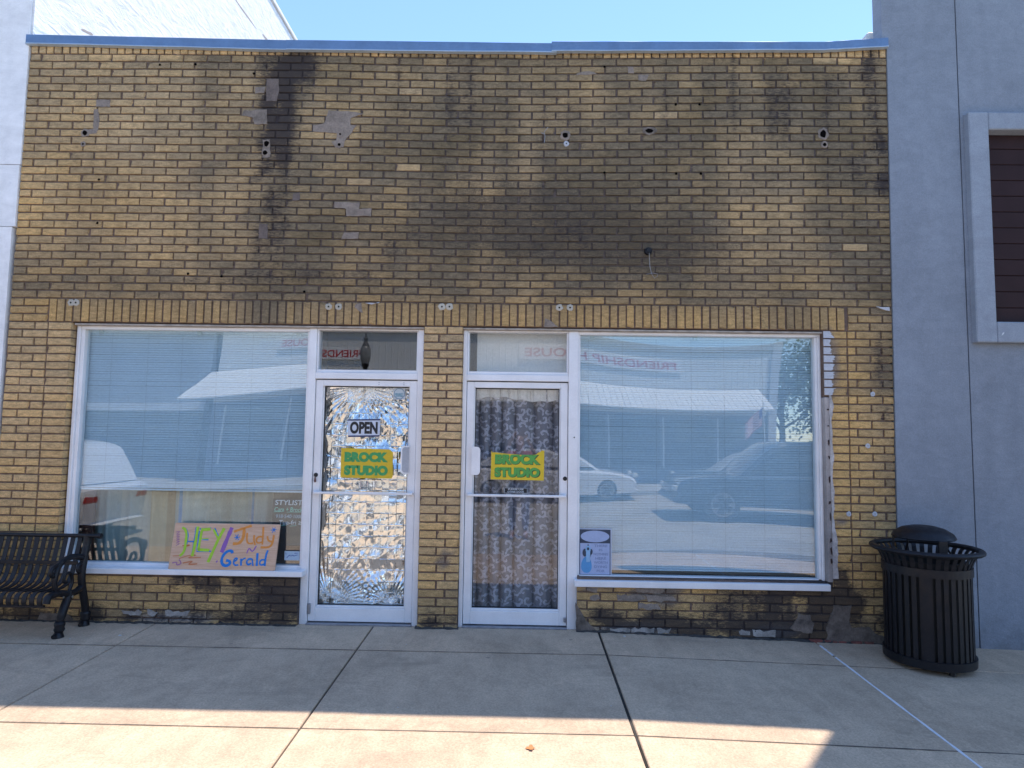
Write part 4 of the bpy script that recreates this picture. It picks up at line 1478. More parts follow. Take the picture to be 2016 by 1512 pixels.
text('BROCK', 3.070, YS - .0004, 1.456, .1, GRN, sg, width=.385, height=.088, bold=.0078, spacing=1.03)
text('STUDIO', 3.070, YS - .0004, 1.340, .1, GRN, sg, width=.385, height=.088, bold=.0078, spacing=1.03)
top = [(4.632, 1.535), (4.618, 1.537), (4.602, 1.532), (4.595, 1.522), (4.580, 1.518), (4.56, 1.500), (4.51, 1.497), (4.46, 1.492), (4.40, 1.499), (4.34, 1.502), (4.26, 1.507), (4.22, 1.514), (4.19, 1.515), (4.176, 1.513), (4.172, 1.526), (4.168, 1.526)]
sg = board('shop_sign', [(4.166, 1.279), (4.630, 1.275)] + top, YS, YS + .003, YEL, 'yellow sign with torn top and outlined green lettering on the curtained right door', 'sign', 'yellow shop signs on the doors')
for mat, dx, dz, b, yy in ((DRK, .004, -.004, .0080, .0005), (GRN2, 0, 0, .0070, .0012)):
    text('BROCK', 4.398 + dx, YS - yy, 1.461 + dz, .1, mat, sg, width=.395 + (.008 if dx else 0), height=.098, bold=b, spacing=1.03, cut=[((0, 0, 1.497), (0, 0, 1))])
    text('STUDIO', 4.395 + dx, YS - yy, 1.344 + dz, .1, mat, sg, width=.395 + (.008 if dx else 0), height=.085, bold=b, spacing=1.03)
# OPEN card
sg = board('open_sign', [(2.893, 1.785), (3.185, 1.792), (3.180, 1.640), (2.905, 1.632)], YS, YS + .003, WHT, 'white card reading OPEN in heavy black letters on the foil covered door', 'sign')
text('OPEN', 3.040, YS - .0006, 1.713, .1, BLK, sg, width=.245, height=.108, bold=.0050, spacing=1.02)
b = MB(); b.prism([(2.893, 1.786), (3.186, 1.793), (3.186, 1.780), (2.893, 1.773)], YS - .0012, YS - .0002); b.prism([(2.903, 1.643), (3.182, 1.650), (3.182, 1.636), (2.903, 1.629)], YS - .0012, YS - .0002)
b.build('border_stripe', NVY, sg, fixn=True)
# please use other door
sg = board('door_notice', rect(4.287, 4.487, 1.163, 1.208), YS, YS + .002, BLK, 'small black notice saying please use other door above the right push bar', 'sign')
text('PLEASE USE', 4.387, YS - .0006, 1.196, .02, flat('notice_white', (.6, .6, .6)), sg, width=.135, height=.0145, bold=.0006)
text('OTHER DOOR', 4.387, YS - .0006, 1.175, .02, flat('notice_white', (.6, .6, .6)), sg, width=.145, height=.0145, bold=.0006)
b = MB()
for x0, x1, z0, z1 in ((4.287, 4.487, 1.2055, 1.208), (4.287, 4.487, 1.163, 1.1655), (4.287, 4.2895, 1.1657, 1.2053), (4.4845, 4.487, 1.1657, 1.2053)):
    b.prism(rect(x0, x1, z0, z1), YS - .0008, YS - .0001)
b.build('border_stripe', flat('notice_white', (.6, .6, .6)), sg, fixn=True)
# security octagon
oc = [(3.345 + .050 * math.cos(R(22.5 + 45 * k)), 2.018 + .050 * math.sin(R(22.5 + 45 * k))) for k in range(8)]
sg = board('security_sticker', rect(3.292, 3.398, 1.966, 2.070), YS + .001, YS + .003, flat('sticker_clear', (.50, .53, .54)), 'small square security sticker with a blue octagon at the top corner of the foil door', 'sticker')
b = MB(); b.prism(oc, YS, YS + .0009); b.build('octagon', flat('octagon_blue', (.04, .14, .26)), sg, fixn=True)
b = MB(); b.prism([(3.345 + (x - 3.345) * .91, 2.018 + (z - 2.018) * .91) for x, z in oc], YS - .0009, YS - .0001); b.build('octagon_face', flat('octagon_white', (.52, .58, .60)), sg, fixn=True)
text('SECURITY', 3.345, YS - .0016, 2.014, .02, flat('sticker_teal', (.02, .22, .32)), sg, width=.072, height=.013, bold=.0006)
text('SYSTEM', 3.345, YS - .0016, 1.997, .02, flat('sticker_teal', (.02, .22, .32)), sg, width=.062, height=.012, bold=.0006)
# stylist blackboard standing inside
sg = board('blackboard', rect(2.243, 2.522, .500, 1.078), .150, .162, flat('slate', (.045, .045, .048), .7), 'blackboard with chalked stylist name, phone number and days inside the left window', 'blackboard')
CHW, CHG, CHB = flat('chalk_white', (.85, .85, .85)), flat('chalk_green', (.30, .75, .55)), flat('chalk_blue', (.42, .56, .66))
text('STYLIST', 2.385, .149, 1.045, .05, CHW, sg, width=.245, height=.044, bold=.0005, shear=.1)
text('Cara + Brock', 2.385, .149, .985, .05, CHG, sg, width=.25, height=.038, bold=.0005, shear=.15)
text('918·540·1000', 2.392, .149, .925, .05, CHB, sg, width=.235, height=.032, bold=.0003, shear=.1)
text('Tue-fri ≥', 2.405, .149, .872, .05, CHW, sg, width=.20, height=.040, bold=.0003, shear=.1)
b = MB()
ribbon(b, [(2.253, .962), (2.33, .966)], .004, .149); ribbon(b, [(2.37, .962), (2.51, .964)], .004, .149); ribbon(b, [(2.30, .843), (2.37, .848)], .004, .149); ribbon(b, [(2.40, .84), (2.46, .846)], .004, .149)
b.build('underline', CHG, sg)
# price card
sg = board('price_card', rect(2.384, 2.516, .556, .634), .0945, .0965, flat('card_blue', (.42, .55, .66)), 'small pale blue card with a scribbled price at the corner of the left window', 'card')
b = MB()
ribbon(b, [(2.405, .575), (2.432, .612), (2.436, .580), (2.462, .612), (2.462, .584), (2.475, .600), (2.500, .602)], .005, .0938)
ribbon(b, [(2.470, .616), (2.500, .618)], .004, .0938); ribbon(b, [(2.394, .622), (2.398, .606)], .005, .0938)
b.build('scribble', flat('ink_blue', (.03, .08, .35)), sg)
# warning sign with revolver
YG = .100
GB = flat('warn_dark', (.04, .055, .09))
PALE = flat('warn_pale', (.40, .47, .66))
sg = board('warning_sign', rect(4.938, 5.222, .474, .870), YG, YG + .003, flat('warn_edge', (.50, .55, .66)), 'faded blue warning sign with a pointed revolver in the corner of the right window', 'sign')
b = MB(); b.prism(rect(4.944, 5.212, .478, .862), YG - .0012, YG - .0002); b.build('dark_border', GB, sg, fixn=True)
b = MB(); b.prism(rect(4.950, 5.205, .482, .745), YG - .0024, YG - .0014)
b.prism([(5.0775 + .124 * math.cos(R(12 * k)), .803 + .050 * math.sin(R(12 * k))) for k in range(30)], YG - .0024, YG - .0014)
b.build('pale_panel', PALE, sg, fixn=True)
SK = flat('warn_sky', (.10, .33, .62))
LT = flat('warn_light', (.30, .52, .74))
b = MB()
b.prism([(5.005 + .046 * math.cos(R(20 * k)), .562 + .070 * math.sin(R(20 * k)) - .012 * math.cos(R(20 * k)) ** 2) for k in range(18)], YG - .0036, YG - .0026)
b.build('hand', SK, sg, fixn=True)
b = MB()
for cx, cz, r1, r2 in ((4.990, .664, .020, .034), (5.042, .672, .016, .026), (5.030, .640, .010, .014)):
    b.prism([(cx + r1 * math.cos(R(30 * k)), cz + r2 * math.sin(R(30 * k))) for k in range(12)], YG - .0048, YG - .0038)
b.build('cylinder', GB, sg, fixn=True)
b = MB()
b.prism([(5.018 + .022 * math.cos(R(20 * k)), .692 + .036 * math.sin(R(20 * k))) for k in range(18)], YG - .0060, YG - .0050)
b.prism([(5.000, .668), (5.036, .668), (5.034, .585), (5.003, .585)], YG - .0064, YG - .0054)
b.build('barrel', LT, sg, fixn=True)
b = MB()
b.prism([(5.018 + .011 * math.cos(R(30 * k)), .698 + .013 * math.sin(R(30 * k))) for k in range(12)], YG - .0080, YG - .0068)
b.prism([(5.014, .722), (5.022, .722), (5.020, .740), (5.016, .740)], YG - .0080, YG - .0068)
b.build('muzzle', GB, sg, fixn=True)
for k, (tx_, w_) in enumerate((('THERE', .115), ('IS', .032), ('NOTHING', .125), ('HERE', .095), ('WORTH', .120), ('DYING', .110), ('FOR', .070))):
    text(tx_, 5.128, YG - .0030, .724 - .0355 * k, .03, flat('warn_text', (.25, .30, .47)), sg, width=w_, height=.022, bold=.0009)
# chalked plank on the sill
bx0, bx1, bz0, bz1 = 1.432, 2.345, .489, .868
plank = thing('plank_sign', (1.89, .0, .489), 'wooden plank chalked with HEY Judy N Gerald leaning on the left window sill', 'sign')
def PB(px, pz):
    """plank coordinates (crop units) to the leaning board"""
    f = (990 - pz) / 538
    u = (px - (200 + 55 * f)) / (1320 - 20 * f)
    return bx0 + u * (bx1 - bx0), bz0 + f * (bz1 - bz0)
m = MB()
m.bbox(bx0, bx1, .0, .019, bz0, bz1, .002)
m.build('plank', MB_['board_wood'], plank)
YP = -.0010
GRNC, BLUC, ORGC, PURC, MAUC = (flat('chalk_lime', (.38, .62, .05), .9), flat('chalk_cobalt', (.02, .20, .58), .9), flat('chalk_orange', (.72, .28, .06), .9),
                                flat('chalk_purple', (.28, .12, .40), .9), flat('chalk_mauve', (.36, .17, .28), .9))
K = (bx1 - bx0) / 1310
def strokes(mat, lst, y=YP):
    m = MB()
    for w_, pts in lst:
        ribbon(m, [PB(*p) for p in pts], w_ * K, y)
    m.build('chalk_stroke', mat, plank)
strokes(MAUC, [(9, [(270 + 6 * k, 560 + 28 * k), (345, 545 + 28 * k), (280, 580 + 28 * k)]) for k in range(6)] + [(16, [(250, 920), (330, 900), (280, 950), (380, 930), (330, 880)])], YP + .0004)
strokes(flat('chalk_rust', (.55, .20, .09), .9), [(16, [(360, 720), (480, 705), (380, 730)]), (12, [(330, 870), (440, 830), (560, 820), (420, 860), (600, 850)]), (16, [(380, 920), (520, 890), (430, 940), (560, 925)]), (10, [(250, 840), (330, 835)])], YP + .0005)
strokes(BLUC, [(14, [(395, 520), (428, 580), (415, 700)]), (13, [(420, 668), (512, 668)]), (13, [(518, 495), (505, 640), (480, 835)]), (14, [(560, 520), (705, 505)]), (14, [(560, 540), (545, 770)]), (12, [(600, 645), (680, 645)]), (13, [(540, 782), (720, 778)]), (16, [(748, 505), (800, 605)]), (10, [(710, 890), (800, 650)])])
strokes(GRNC, [(30, [(345, 507), (385, 515), (408, 580), (395, 760), (375, 810), (335, 838)]), (34, [(540, 490), (528, 620), (505, 760), (490, 838)]), (30, [(590, 540), (575, 640), (562, 768)]), (34, [(580, 528), (700, 518)]), (13, [(590, 635), (680, 632)]), (32, [(562, 762), (700, 766)]), (26, [(735, 520), (795, 620)]), (36, [(868, 505), (800, 640), (740, 790), (692, 905)])], YP - .0008)
strokes(PURC, [(48, [(962, 495), (915, 620), (852, 790)]), (26, [(795, 890), (806, 900)]), (14, [(1165, 795), (1190, 712), (1230, 792), (1278, 705)])])
strokes(BLUC, [(10, [(995, 615), (1070, 605)]), (10, [(1010, 580), (1055, 640)]), (10, [(1045, 572), (1018, 640)]), (10, [(1445, 520), (1515, 508)]), (9, [(1462, 488), (1502, 540)]), (9, [(1498, 485), (1462, 550)])])
strokes(ORGC, [(30, [(990, 545), (1080, 510), (1205, 470)]), (34, [(1112, 500), (1118, 580), (1100, 650), (1050, 690), (985, 685)]), (22, [(1155, 555), (1150, 640), (1170, 690), (1235, 675)]), (22, [(1243, 580), (1238, 640), (1262, 695)]),
               (24, [(1350, 480), (1352, 590), (1350, 690)]), (22, [(1345, 600), (1290, 590), (1262, 640), (1290, 685), (1345, 660)]), (22, [(1408, 590), (1412, 650), (1470, 655)]), (26, [(1486, 575), (1478, 680), (1440, 725), (1330, 722)])])
strokes(BLUC, [(34, [(990, 795), (975, 757), (910, 775), (855, 850), (858, 925), (910, 950), (965, 930), (975, 885), (915, 880)]), (20, [(1008, 892), (1060, 872), (1048, 842), (1008, 862), (1005, 920), (1035, 940), (1070, 928)]),
               (22, [(1098, 855), (1104, 938)]), (18, [(1104, 885), (1125, 858), (1155, 850)]), (22, [(1232, 858), (1185, 855), (1163, 900), (1190, 938), (1230, 905)]), (20, [(1236, 855), (1252, 938)]), (26, [(1298, 790), (1298, 938)]),
               (24, [(1425, 755), (1404, 800), (1396, 938)]), (20, [(1398, 868), (1345, 858), (1325, 905), (1345, 938), (1392, 912)])], YP - .0006)
for o in list(plank.children):
    for v in o.data.vertices:
        dz = v.co.z - bz0
        v.co.y += dz * .16 - .022
        v.co.x += (dz * .03)

# ---------------------------------------------------------------- white building on the left
wb = thing('white_building', (-3.5, 0, 0), 'tall white stucco building left of the brick shop with sunlit painted block side wall', 'building')
m = MB()
m.box(-9, -.112, -.014, .30, 3.462, 4.024)
m.box(-9, -.104, -.014, .30, 4.031, 9.25)
m.box(-9, -.138, -.014, .30, 1.30, 3.455)
m.box(-9, -.138, -.014, .30, -.3, 1.294)
m.build('front_wall', MB_['white_stucco'], wb)
m = MB()
m.box(-9, -.16, .0, .25, -.3, 9.2)
m.build('reveal_joint', flat('joint_grey', (.30, .31, .33)), wb)
m = MB()
m.box(-9, -.086, .3005, 14, 3.0, 9.22)
m.box(-.103, -.086, -.002, .3004, 5.24, 9.22)
m.build('side_wall', MB_['white_block'], wb)
m = MB()
m.bbox(-9, -.055, -.04, 14.1, 9.2505, 9.32, .01)
m.build('parapet_cap', MB_['white_stucco'], wb)
for yy_, z_, l_, h_, a_ in ((.70, 5.73, .10, .018, .3), (4.25, 8.33, .42, .018, .05), (5.1, 8.44, .22, .025, .1)):
    m = MB()
    pl_ = [(yy_ + l_ * math.cos(q) * random.uniform(.75, 1.1), z_ + h_ * math.sin(q) * random.uniform(.7, 1.2) + a_ * l_ * math.cos(q)) for q in [2 * math.pi * k / 12 for k in range(12)]]
    m.add([(-.0845, a, b_) for a, b_ in pl_] + [(-.088, a, b_) for a, b_ in pl_], [tuple(range(12))] + [(k, (k + 1) % 12, 12 + (k + 1) % 12, 12 + k) for k in range(12)])
    m.build('paint_chip', flat('bare_block', (.36, .32, .30), .9), wb, fixn=True)
# lead flashing where the shop roof meets the white wall
m = MB()
m.tube([(2.24, .12, 5.19), (2.27, .1, 5.24), (2.33, .1, 5.235), (2.37, .1, 5.19)], .004, 5)
tag(m.build('roof_wire', MB_['alu_dark']), 'thin bent wire standing above the blue coping by the white wall', 'wire')

# ---------------------------------------------------------------- blue grey building on the right
gb = thing('grey_building', (10, 0, 0), 'tall blue grey stucco building with brown shuttered opening right of the brick shop', 'building')
m = MB()
def wallpiece(m, x0b, x0t, x1, z0, z1, y0=-.012, y1=.13):
    m.add([(x0b, y0, z0), (x1, y0, z0), (x1, y1, z0), (x0b, y1, z0), (x0t, y0, z1), (x1, y0, z1), (x1, y1, z1), (x0t, y1, z1)],
          [(0, 3, 2, 1), (4, 5, 6, 7), (0, 1, 5, 4), (1, 2, 6, 5), (2, 3, 7, 6), (3, 0, 4, 7)])
wallpiece(m, 7.606, 7.648, 8.258, -.3, 5.17)
wallpiece(m, 7.606, 7.606, 8.258, 5.1701, 8.6)
m.box(8.268, 13.5, -.012, .13, -.3, 2.512)
m.box(8.268, 13.5, -.012, .13, 4.544, 8.6)
m.box(8.268, 8.30, -.012, .13, 2.5121, 4.5439)
m.box(11.0, 13.5, -.012, .13, 2.5121, 4.5439)
m.build('front_wall', MB_['grey_stucco'], gb)
m = MB(); m.box(8.20, 8.33, .008, .12, -.3, 8.58); m.build('control_joint', flat('joint_blue_grey', (.17, .185, .22)), gb)  # joint backing, a darker blue grey than the stucco
m = MB(); m.box(7.66, 13.4, .1301, 9, -.3, 5.0); m.build('rear_block', MB_['grey_stucco'], gb)
SPR = -.075
sr_ = MB()
for q in ((8.30, 8.472, SPR, .12, 2.512, 4.544), (10.83, 11.0, SPR, .12, 2.512, 4.544), (8.4725, 10.8295, SPR + .001, .12, 4.387, 4.5435), (8.4725, 10.8295, SPR + .001, .12, 2.5125, 2.691)):
    sr_.bbox(*q, .008)
sr_.build('window_surround', MB_['trim_stucco'], gb)
z = 2.692
while z < 4.38:
    m = MB()
    m.bbox(8.474, 10.828, .035, .06, z, min(z + .139, 4.386), .004)
    m.build('shutter_board', MB_['shutter'], gb)
    z += .1425
m = MB(); m.box(8.473, 10.829, .062, .10, 2.6915, 4.3865); m.build('shutter_back', MB_['void'], gb)
m = MB()
for a, b_, w_, h_ in ((8.75, 2.60, .035, .014), (8.52, 2.59, .010, .014)):
    m.prism(rough_poly([(a - w_, b_ - h_), (a + w_, b_ - h_ * .5), (a + w_ * .7, b_ + h_), (a - w_ * .6, b_ + h_ * .6)], .006, .02), SPR - .001, SPR + .006)
m.build('paint_chip', flat('chip_white', (.6, .62, .64)), gb)

# ---------------------------------------------------------------- park bench
BM = MB_['blackmetal']
bench = thing('park_bench', (-.2, -.3, .03), 'black metal strap bench with scrolled cast iron arm under the left window', 'bench')
def catmull(P, n=6):
    o = []
    for i in range(len(P) - 1):
        a, b, c, d = P[max(i - 1, 0)], P[i], P[i + 1], P[min(i + 2, len(P) - 1)]
        for k in range(n):
            t = k / n
            o.append(tuple(.5 * (2 * b[q] + (c[q] - a[q]) * t + (2 * a[q] - 5 * b[q] + 4 * c[q] - d[q]) * t * t + (3 * b[q] - a[q] - 3 * c[q] + d[q]) * t ** 3) for q in range(len(b))))
    o.append(tuple(P[-1]))
    return o
prof = catmull([(-.125, .765), (-.150, .66), (-.185, .54), (-.215, .455), (-.265, .405), (-.34, .385), (-.43, .392), (-.505, .398), (-.545, .378), (-.556, .335), (-.545, .30)], 4)
m = MB().extrude_path(prof, .0185, .006)
me = m.mesh('strap', BM)
bm = bmesh.new(); bm.from_mesh(me); bmesh.ops.recalc_face_normals(bm, faces=bm.faces[:]); bm.to_mesh(me); bm.free()
xe = .765
for k in range(31):
    o = put('strap', me, bench)
    o.location = (xe - .032 - k * .0605, 0, 0)
xs0 = xe - .03 - 31 * .0605
m = MB(); m.tube([(xs0 - .03, -.122, .772), (xe + .135, -.122, .772)], .0165, 12); m.tube([(xe + .120, -.122, .772), (xe + .142, -.122, .772)], [.024, .022], 12)
smooth_auto(m.build('top_rail', BM, bench))
m = MB(); m.bbox(xs0, xe, -.193, -.181, .545, .575, .002); m.bbox(xs0, xe, -.40, -.36, .368, .376, .002); m.bbox(xs0, xe, -.552, -.530, .292, .306, .002)
m.build('cross_bar', BM, bench)
def end_frame(x, name):
    m = MB()
    P3 = lambda pts: [(x, a, b) for a, b in pts]
    # rear leg running up into the back post
    m.tube(P3(catmull([(-.080, .10), (-.095, .20), (-.135, .33), (-.16, .45), (-.14, .60), (-.118, .70), (-.112, .775)], 5)), [.030, .026, .027] + [.030] * 28, 10)
    # front leg
    m.tube(P3(catmull([(-.388, .10), (-.365, .20), (-.315, .30), (-.30, .36)], 5)), [.027, .024, .025, .026] + [.033] * 12, 10)
    # seat rail joining the legs
    m.tube(P3(catmull([(-.155, .36), (-.22, .335), (-.32, .34), (-.43, .37), (-.53, .365), (-.552, .32)], 5)), .027, 10)
    # arm: post, sweeping rest and scrolls
    m.tube(P3(catmull([(-.44, .37), (-.475, .45), (-.465, .54), (-.42, .60), (-.33, .628), (-.23, .622), (-.165, .60)], 6)), [.020] * 8 + [.024] * 40, 10)
    m.tube(P3(catmull([(-.42, .60), (-.50, .585), (-.525, .545), (-.50, .515), (-.475, .53), (-.485, .55)], 5)), .016, 8)
    m.tube(P3(catmull([(-.30, .36), (-.27, .43), (-.30, .50), (-.36, .50), (-.37, .45), (-.335, .44)], 5)), .013, 8)
    m.tube(P3(catmull([(-.165, .56), (-.20, .55), (-.215, .51), (-.19, .485), (-.17, .50)], 5)), .014, 8)
    # collars and feet
    for (y, z), s in (((-.386, .118), 1), ((-.080, .118), 1)):
        m.lathe([(0, .03), (.026, .03), (.038, .018), (.040, 0), (.034, -.02), (.040, -.035), (.032, -.055), (0, -.055)], (x, y, z), 14)
        m.add([], [])
        yy = y - .02
        m.lathe([(0, .036), (.026, .034), (.040, .012), (.043, -.004), (0, -.004)], (x, y - .012, zg(x, y) + .004), 16)
        m.tube([(x, y + .02, zg(x, y) + .022), (x, y - .065, zg(x, y) + .018)], [.022, .017], 10)
    o = m.build(name, BM, bench, fixn=True)
    smooth_auto(o, 50)
    return o
end_frame(xe + .02, 'end_frame')
end_frame(xs0 - .02, 'end_frame')
m = MB(); m.tube([(xe + .046, -.30, .315), (xe + .053, -.30, .315)], [.013, .011], 6); m.tube([(xe + .046, -.40, .335), (xe + .050, -.40, .335)], [.009, .008], 6)
m.build('bolt', plain('bright_bolt', (.6, .6, .6), .3, .9), bench)

# ---------------------------------------------------------------- litter bin
bx, by = 7.60, -.405
bz = zg(bx, by)
bin_ = thing('litter_bin', (bx, by, bz), 'black round slatted metal litter bin with flared rim and domed lid by the grey wall', 'litter bin')
rb, rr_ = .297, .365
prof = [(rb, .075), (rb, .70), (rb + .002, .76), (rb + .014, .80), (rb + .036, .845), (rb + .060, .872)]
m = MB()
hw = .0165
vs, fs = [], []
for r_, z_ in prof:
    for dx, dy in ((-hw, 0), (hw, 0), (hw, -.006), (-hw, -.006)):
        vs.append((r_ + dy, dx, z_))
for k in range(len(prof) - 1):
    for q in range(4):
        q2 = (q + 1) % 4
        fs.append((k * 4 + q, k * 4 + q2, (k + 1) * 4 + q2, (k + 1) * 4 + q))
fs += [(3, 2, 1, 0), tuple(len(prof) * 4 - 4 + q for q in range(4))]
me = m.add(vs, fs).mesh('bar', BM)
bm = bmesh.new(); bm.from_mesh(me); bmesh.ops.recalc_face_normals(bm, faces=bm.faces[:]); bm.to_mesh(me); bm.free()
for k in range(36):
    o = put('bar', me, bin_)
    o.location = (bx, by, bz)
    o.rotation_euler = (0, 0, 2 * math.pi * k / 36 + .05)
m = MB()
pr = [(rr_ + .024 * math.cos(a), .878 + .020 * math.sin(a)) for a in [2 * math.pi * k / 10 for k in range(11)]]
m.lathe(pr, (bx, by, bz), 56)
smooth_auto(m.build('rim', BM, bin_, fixn=True), 60)
m = MB(); m.lathe([(rb + .001, .70), (rb + .010, .70), (rb + .010, .762), (rb + .001, .762)], (bx, by, bz), 48); smooth_auto(m.build('band', BM, bin_, fixn=True))
m = MB(); m.lathe([(0, .040), (rb + .014, .040), (rb + .016, .100), (rb - .01, .100), (rb - .012, .08), (0, .08)], (bx, by, bz), 48); smooth_auto(m.build('base_ring', BM, bin_, fixn=True))
m = MB(); m.lathe([(0, .09), (.255, .09), (.262, .80), (.25, .80), (.243, .12), (0, .12)], (bx, by, bz), 40); smooth_auto(m.build('liner', flat('liner_black', (.012, .011, .010), .7), bin_, fixn=True))
m = MB(); m.lathe([(.215, .955), (.222, .962), (.205, .995), (.15, 1.030), (.08, 1.048), (0, 1.054), (0, 1.04), (.14, 1.018), (.2, .985), (.212, .958)], (bx, by + .02, bz), 40)
smooth_auto(m.build('lid', BM, bin_, fixn=True), 50)
m = MB()
m.bbox(bx - .032, bx + .032, by - .225, by - .205, bz + .76, bz + .965, .004)
for a in (0.25, math.pi - .25, math.pi / 2):
    p = (bx + .212 * math.cos(a), by + .02 + .212 * math.sin(a))
    q = (bx + .262 * math.cos(a), by + .262 * math.sin(a))
    m.tube([(p[0], p[1], bz + .962), (p[0], p[1], bz + .88), (q[0], q[1], bz + .80)], .008, 6)
m.build('lid_bracket', BM, bin_)
m = MB()
ab = math.atan2(-5.2, -3.2)
for z0_, z1_ in ((.095, .705),):
    vs = []
    for dr, dt in ((-.004, -.030), (.006, -.030), (.006, .030), (-.004, .030)):
        for z_ in (z0_, z1_):
            vs.append((bx + (rb + dr) * math.cos(ab) - dt * math.sin(ab), by + (rb + dr) * math.sin(ab) + dt * math.cos(ab), bz + z_))
    m.add(vs, [(0, 2, 3, 1), (2, 4, 5, 3), (4, 6, 7, 5), (6, 0, 1, 7), (1, 3, 5, 7), (0, 6, 4, 2)])
m.build('door_post', BM, bin_, fixn=True)
for a in (-1.5, .6, 2.7):
    m = MB(); x_, y_ = bx + .25 * math.cos(a), by + .25 * math.sin(a)
    m.tube([(x_, y_, zg(x_, y_) - .001), (x_, y_, bz + .045)], [.026, .018], 10)
    m.build('foot', BM, bin_)

# fallen leaf and crumbs of grit
m = MB()
lx, ly = 4.503, -1.972
lz = zg(lx, ly)
ol = [(0, 0), (.012, .010), (.022, .008), (.028, .020), (.045, .018), (.050, .006), (.064, .0), (.050, -.008), (.046, -.020), (.028, -.018), (.02, -.010), (.010, -.009)]
vs = [(lx - .03 + a * .85, ly + b * 1.5, lz + .003 + .25 * abs(b) + .06 * a) for a, b in ol] + [(lx - .002, ly, lz + .005)]
m.add(vs, [(k, (k + 1) % len(ol), len(ol)) for k in range(len(ol))])
tag(m.build('fallen_leaf', flat('leaf_orange', (.48, .20, .07), .7)), 'small curled orange leaf lying on the sunlit pavement', 'leaf')
m = MB()
gp = [(1.238, -.326, .016), (.895, -.416, .008), (5.301, -.094, .012), (5.469, -.518, .006), (5.511, -1.538, .005), (4.625, -.911, .004)]
for k in range(90):
    x_ = random.uniform(.2, 7.3)
    y_ = -random.expovariate(9) - .02 if k < 60 else random.uniform(-2.2, -.1)
    gp.append((x_, y_, random.uniform(.002, .006)))
for x_, y_, r_ in gp:
    z_ = zg(x_, y_)
    n = 6
    vs = [(x_ + r_ * math.cos(6.28 * k / n) * random.uniform(.6, 1.3), y_ + r_ * .7 * math.sin(6.28 * k / n) * random.uniform(.6, 1.3), z_) for k in range(n)] + [(x_, y_, z_ + r_ * .6)]
    m.add(vs, [(k, (k + 1) % n, n) for k in range(n)])
tag(m.build('grit', plain('pale_grit', (.5, .48, .45), .9, var=.4, vs=40)), 'pale crumbs of mortar and grit scattered along the foot of the wall', 'grit', None, 'stuff')
# dirt line packed along the foot of the wall
m = MB()
for a, b_ in ((-.12, 2.545), (3.55, 3.92), (4.91, 7.6)):
    n = int((b_ - a) / .03)
    vs = []
    for k in range(n + 1):
        x_ = a + (b_ - a) * k / n
        d_, h_ = random.uniform(.012, .035), random.uniform(.006, .022)
        vs += [(x_, -d_, zg(x_, -d_) + .0005), (x_, -d_ * .4, zg(x_, 0) + h_ * .6), (x_, .012, zg(x_, 0) + h_)]
    m.add(vs, [(k * 3 + q, (k + 1) * 3 + q, (k + 1) * 3 + q + 1, k * 3 + q + 1) for k in range(n) for q in range(2)])
tag(m.build('wall_foot_dirt', plain('packed_dirt', (.05, .045, .04), .95, var=.4, vs=30, fine=200, fvar=.4)), 'dark dirt packed into the joint between wall and pavement', 'dirt', None, 'stuff')

# ---------------------------------------------------------------- far side of the street (seen in the glass)
FY = -17.0
fh = thing('metal_clad_shop', (3.4, FY, 0), 'white metal clad shop across the street with long awning and red lettered boards', 'building')
SID = plain('white_siding', (0.68, 0.68, 0.66), .5, var=.06, vs=.6)
m = MB()
vs, fs = [], []
k = 0
x = -6.7
XS = []
while x < 13.4:
    XS += [(x, 0), (x + .17, 0), (x + .18, .022), (x + .205, .022), (x + .215, 0)]
    x += .225
vs = [(a, FY + d, z) for a, d in XS for z in (2.6, 5.15)]
fs = [(2 * i + 2, 2 * i, 2 * i + 1, 2 * i + 3) for i in range(len(XS) - 1)]
m.add(vs, fs)
m.build('siding', SID, fh)
m = MB(); m.box(-6.7, 13.5, FY - 12, FY - .01, -.1, 5.1); m.build('wall', plain('blue_grey_front', (.16, .20, .28), .6, var=.1), fh)
m = MB(); m.bbox(-6.75, 13.55, FY - .3, FY + .09, 5.15, 5.38, .01); m.build('parapet_cap', plain('cap_metal', (.40, .41, .43), .5), fh)
m = MB()
n = 90
for i in range(n):
    a, b_ = -6.9 + 19.9 * i / n, -6.9 + 19.9 * (i + .93) / n
    m.add([(a, FY + .03, 3.62), (b_, FY + .03, 3.62), (b_, FY + 1.7, 2.74), (a, FY + 1.7, 2.74), (a, FY + .03, 3.58), (b_, FY + .03, 3.58), (b_, FY + 1.7, 2.70), (a, FY + 1.7, 2.70)],
          [(0, 3, 2, 1), (4, 5, 6, 7), (2, 3, 7, 6), (0, 4, 7, 3), (1, 2, 6, 5)])
m.add([(-6.9, FY + .02, 3.54), (13.0, FY + .02, 3.54), (13.0, FY + 1.69, 2.67), (-6.9, FY + 1.69, 2.67)], [(0, 1, 2, 3)])
m.build('awning', plain('awning_white', (.78, .78, .76), .45, var=.04), fh)
for k in range(9):
    xa = -6.2 + k * 2.2
    m = MB(); m.bbox(xa, xa + 2.02, FY - .005, FY + .03, .55, 2.4, .01); fw = m.build('window', plain('shop_glass', (.05, .08, .13), .08, var=.05) if 'shop_glass' not in bpy.data.materials else bpy.data.materials['shop_glass'], fh)
    m = MB(); m.bbox(xa - .06, xa, FY, FY + .06, .5, 2.5, .01); m.build('mullion', ALU, fw)
RED = flat('letter_red', (.50, .02, .03), .5)
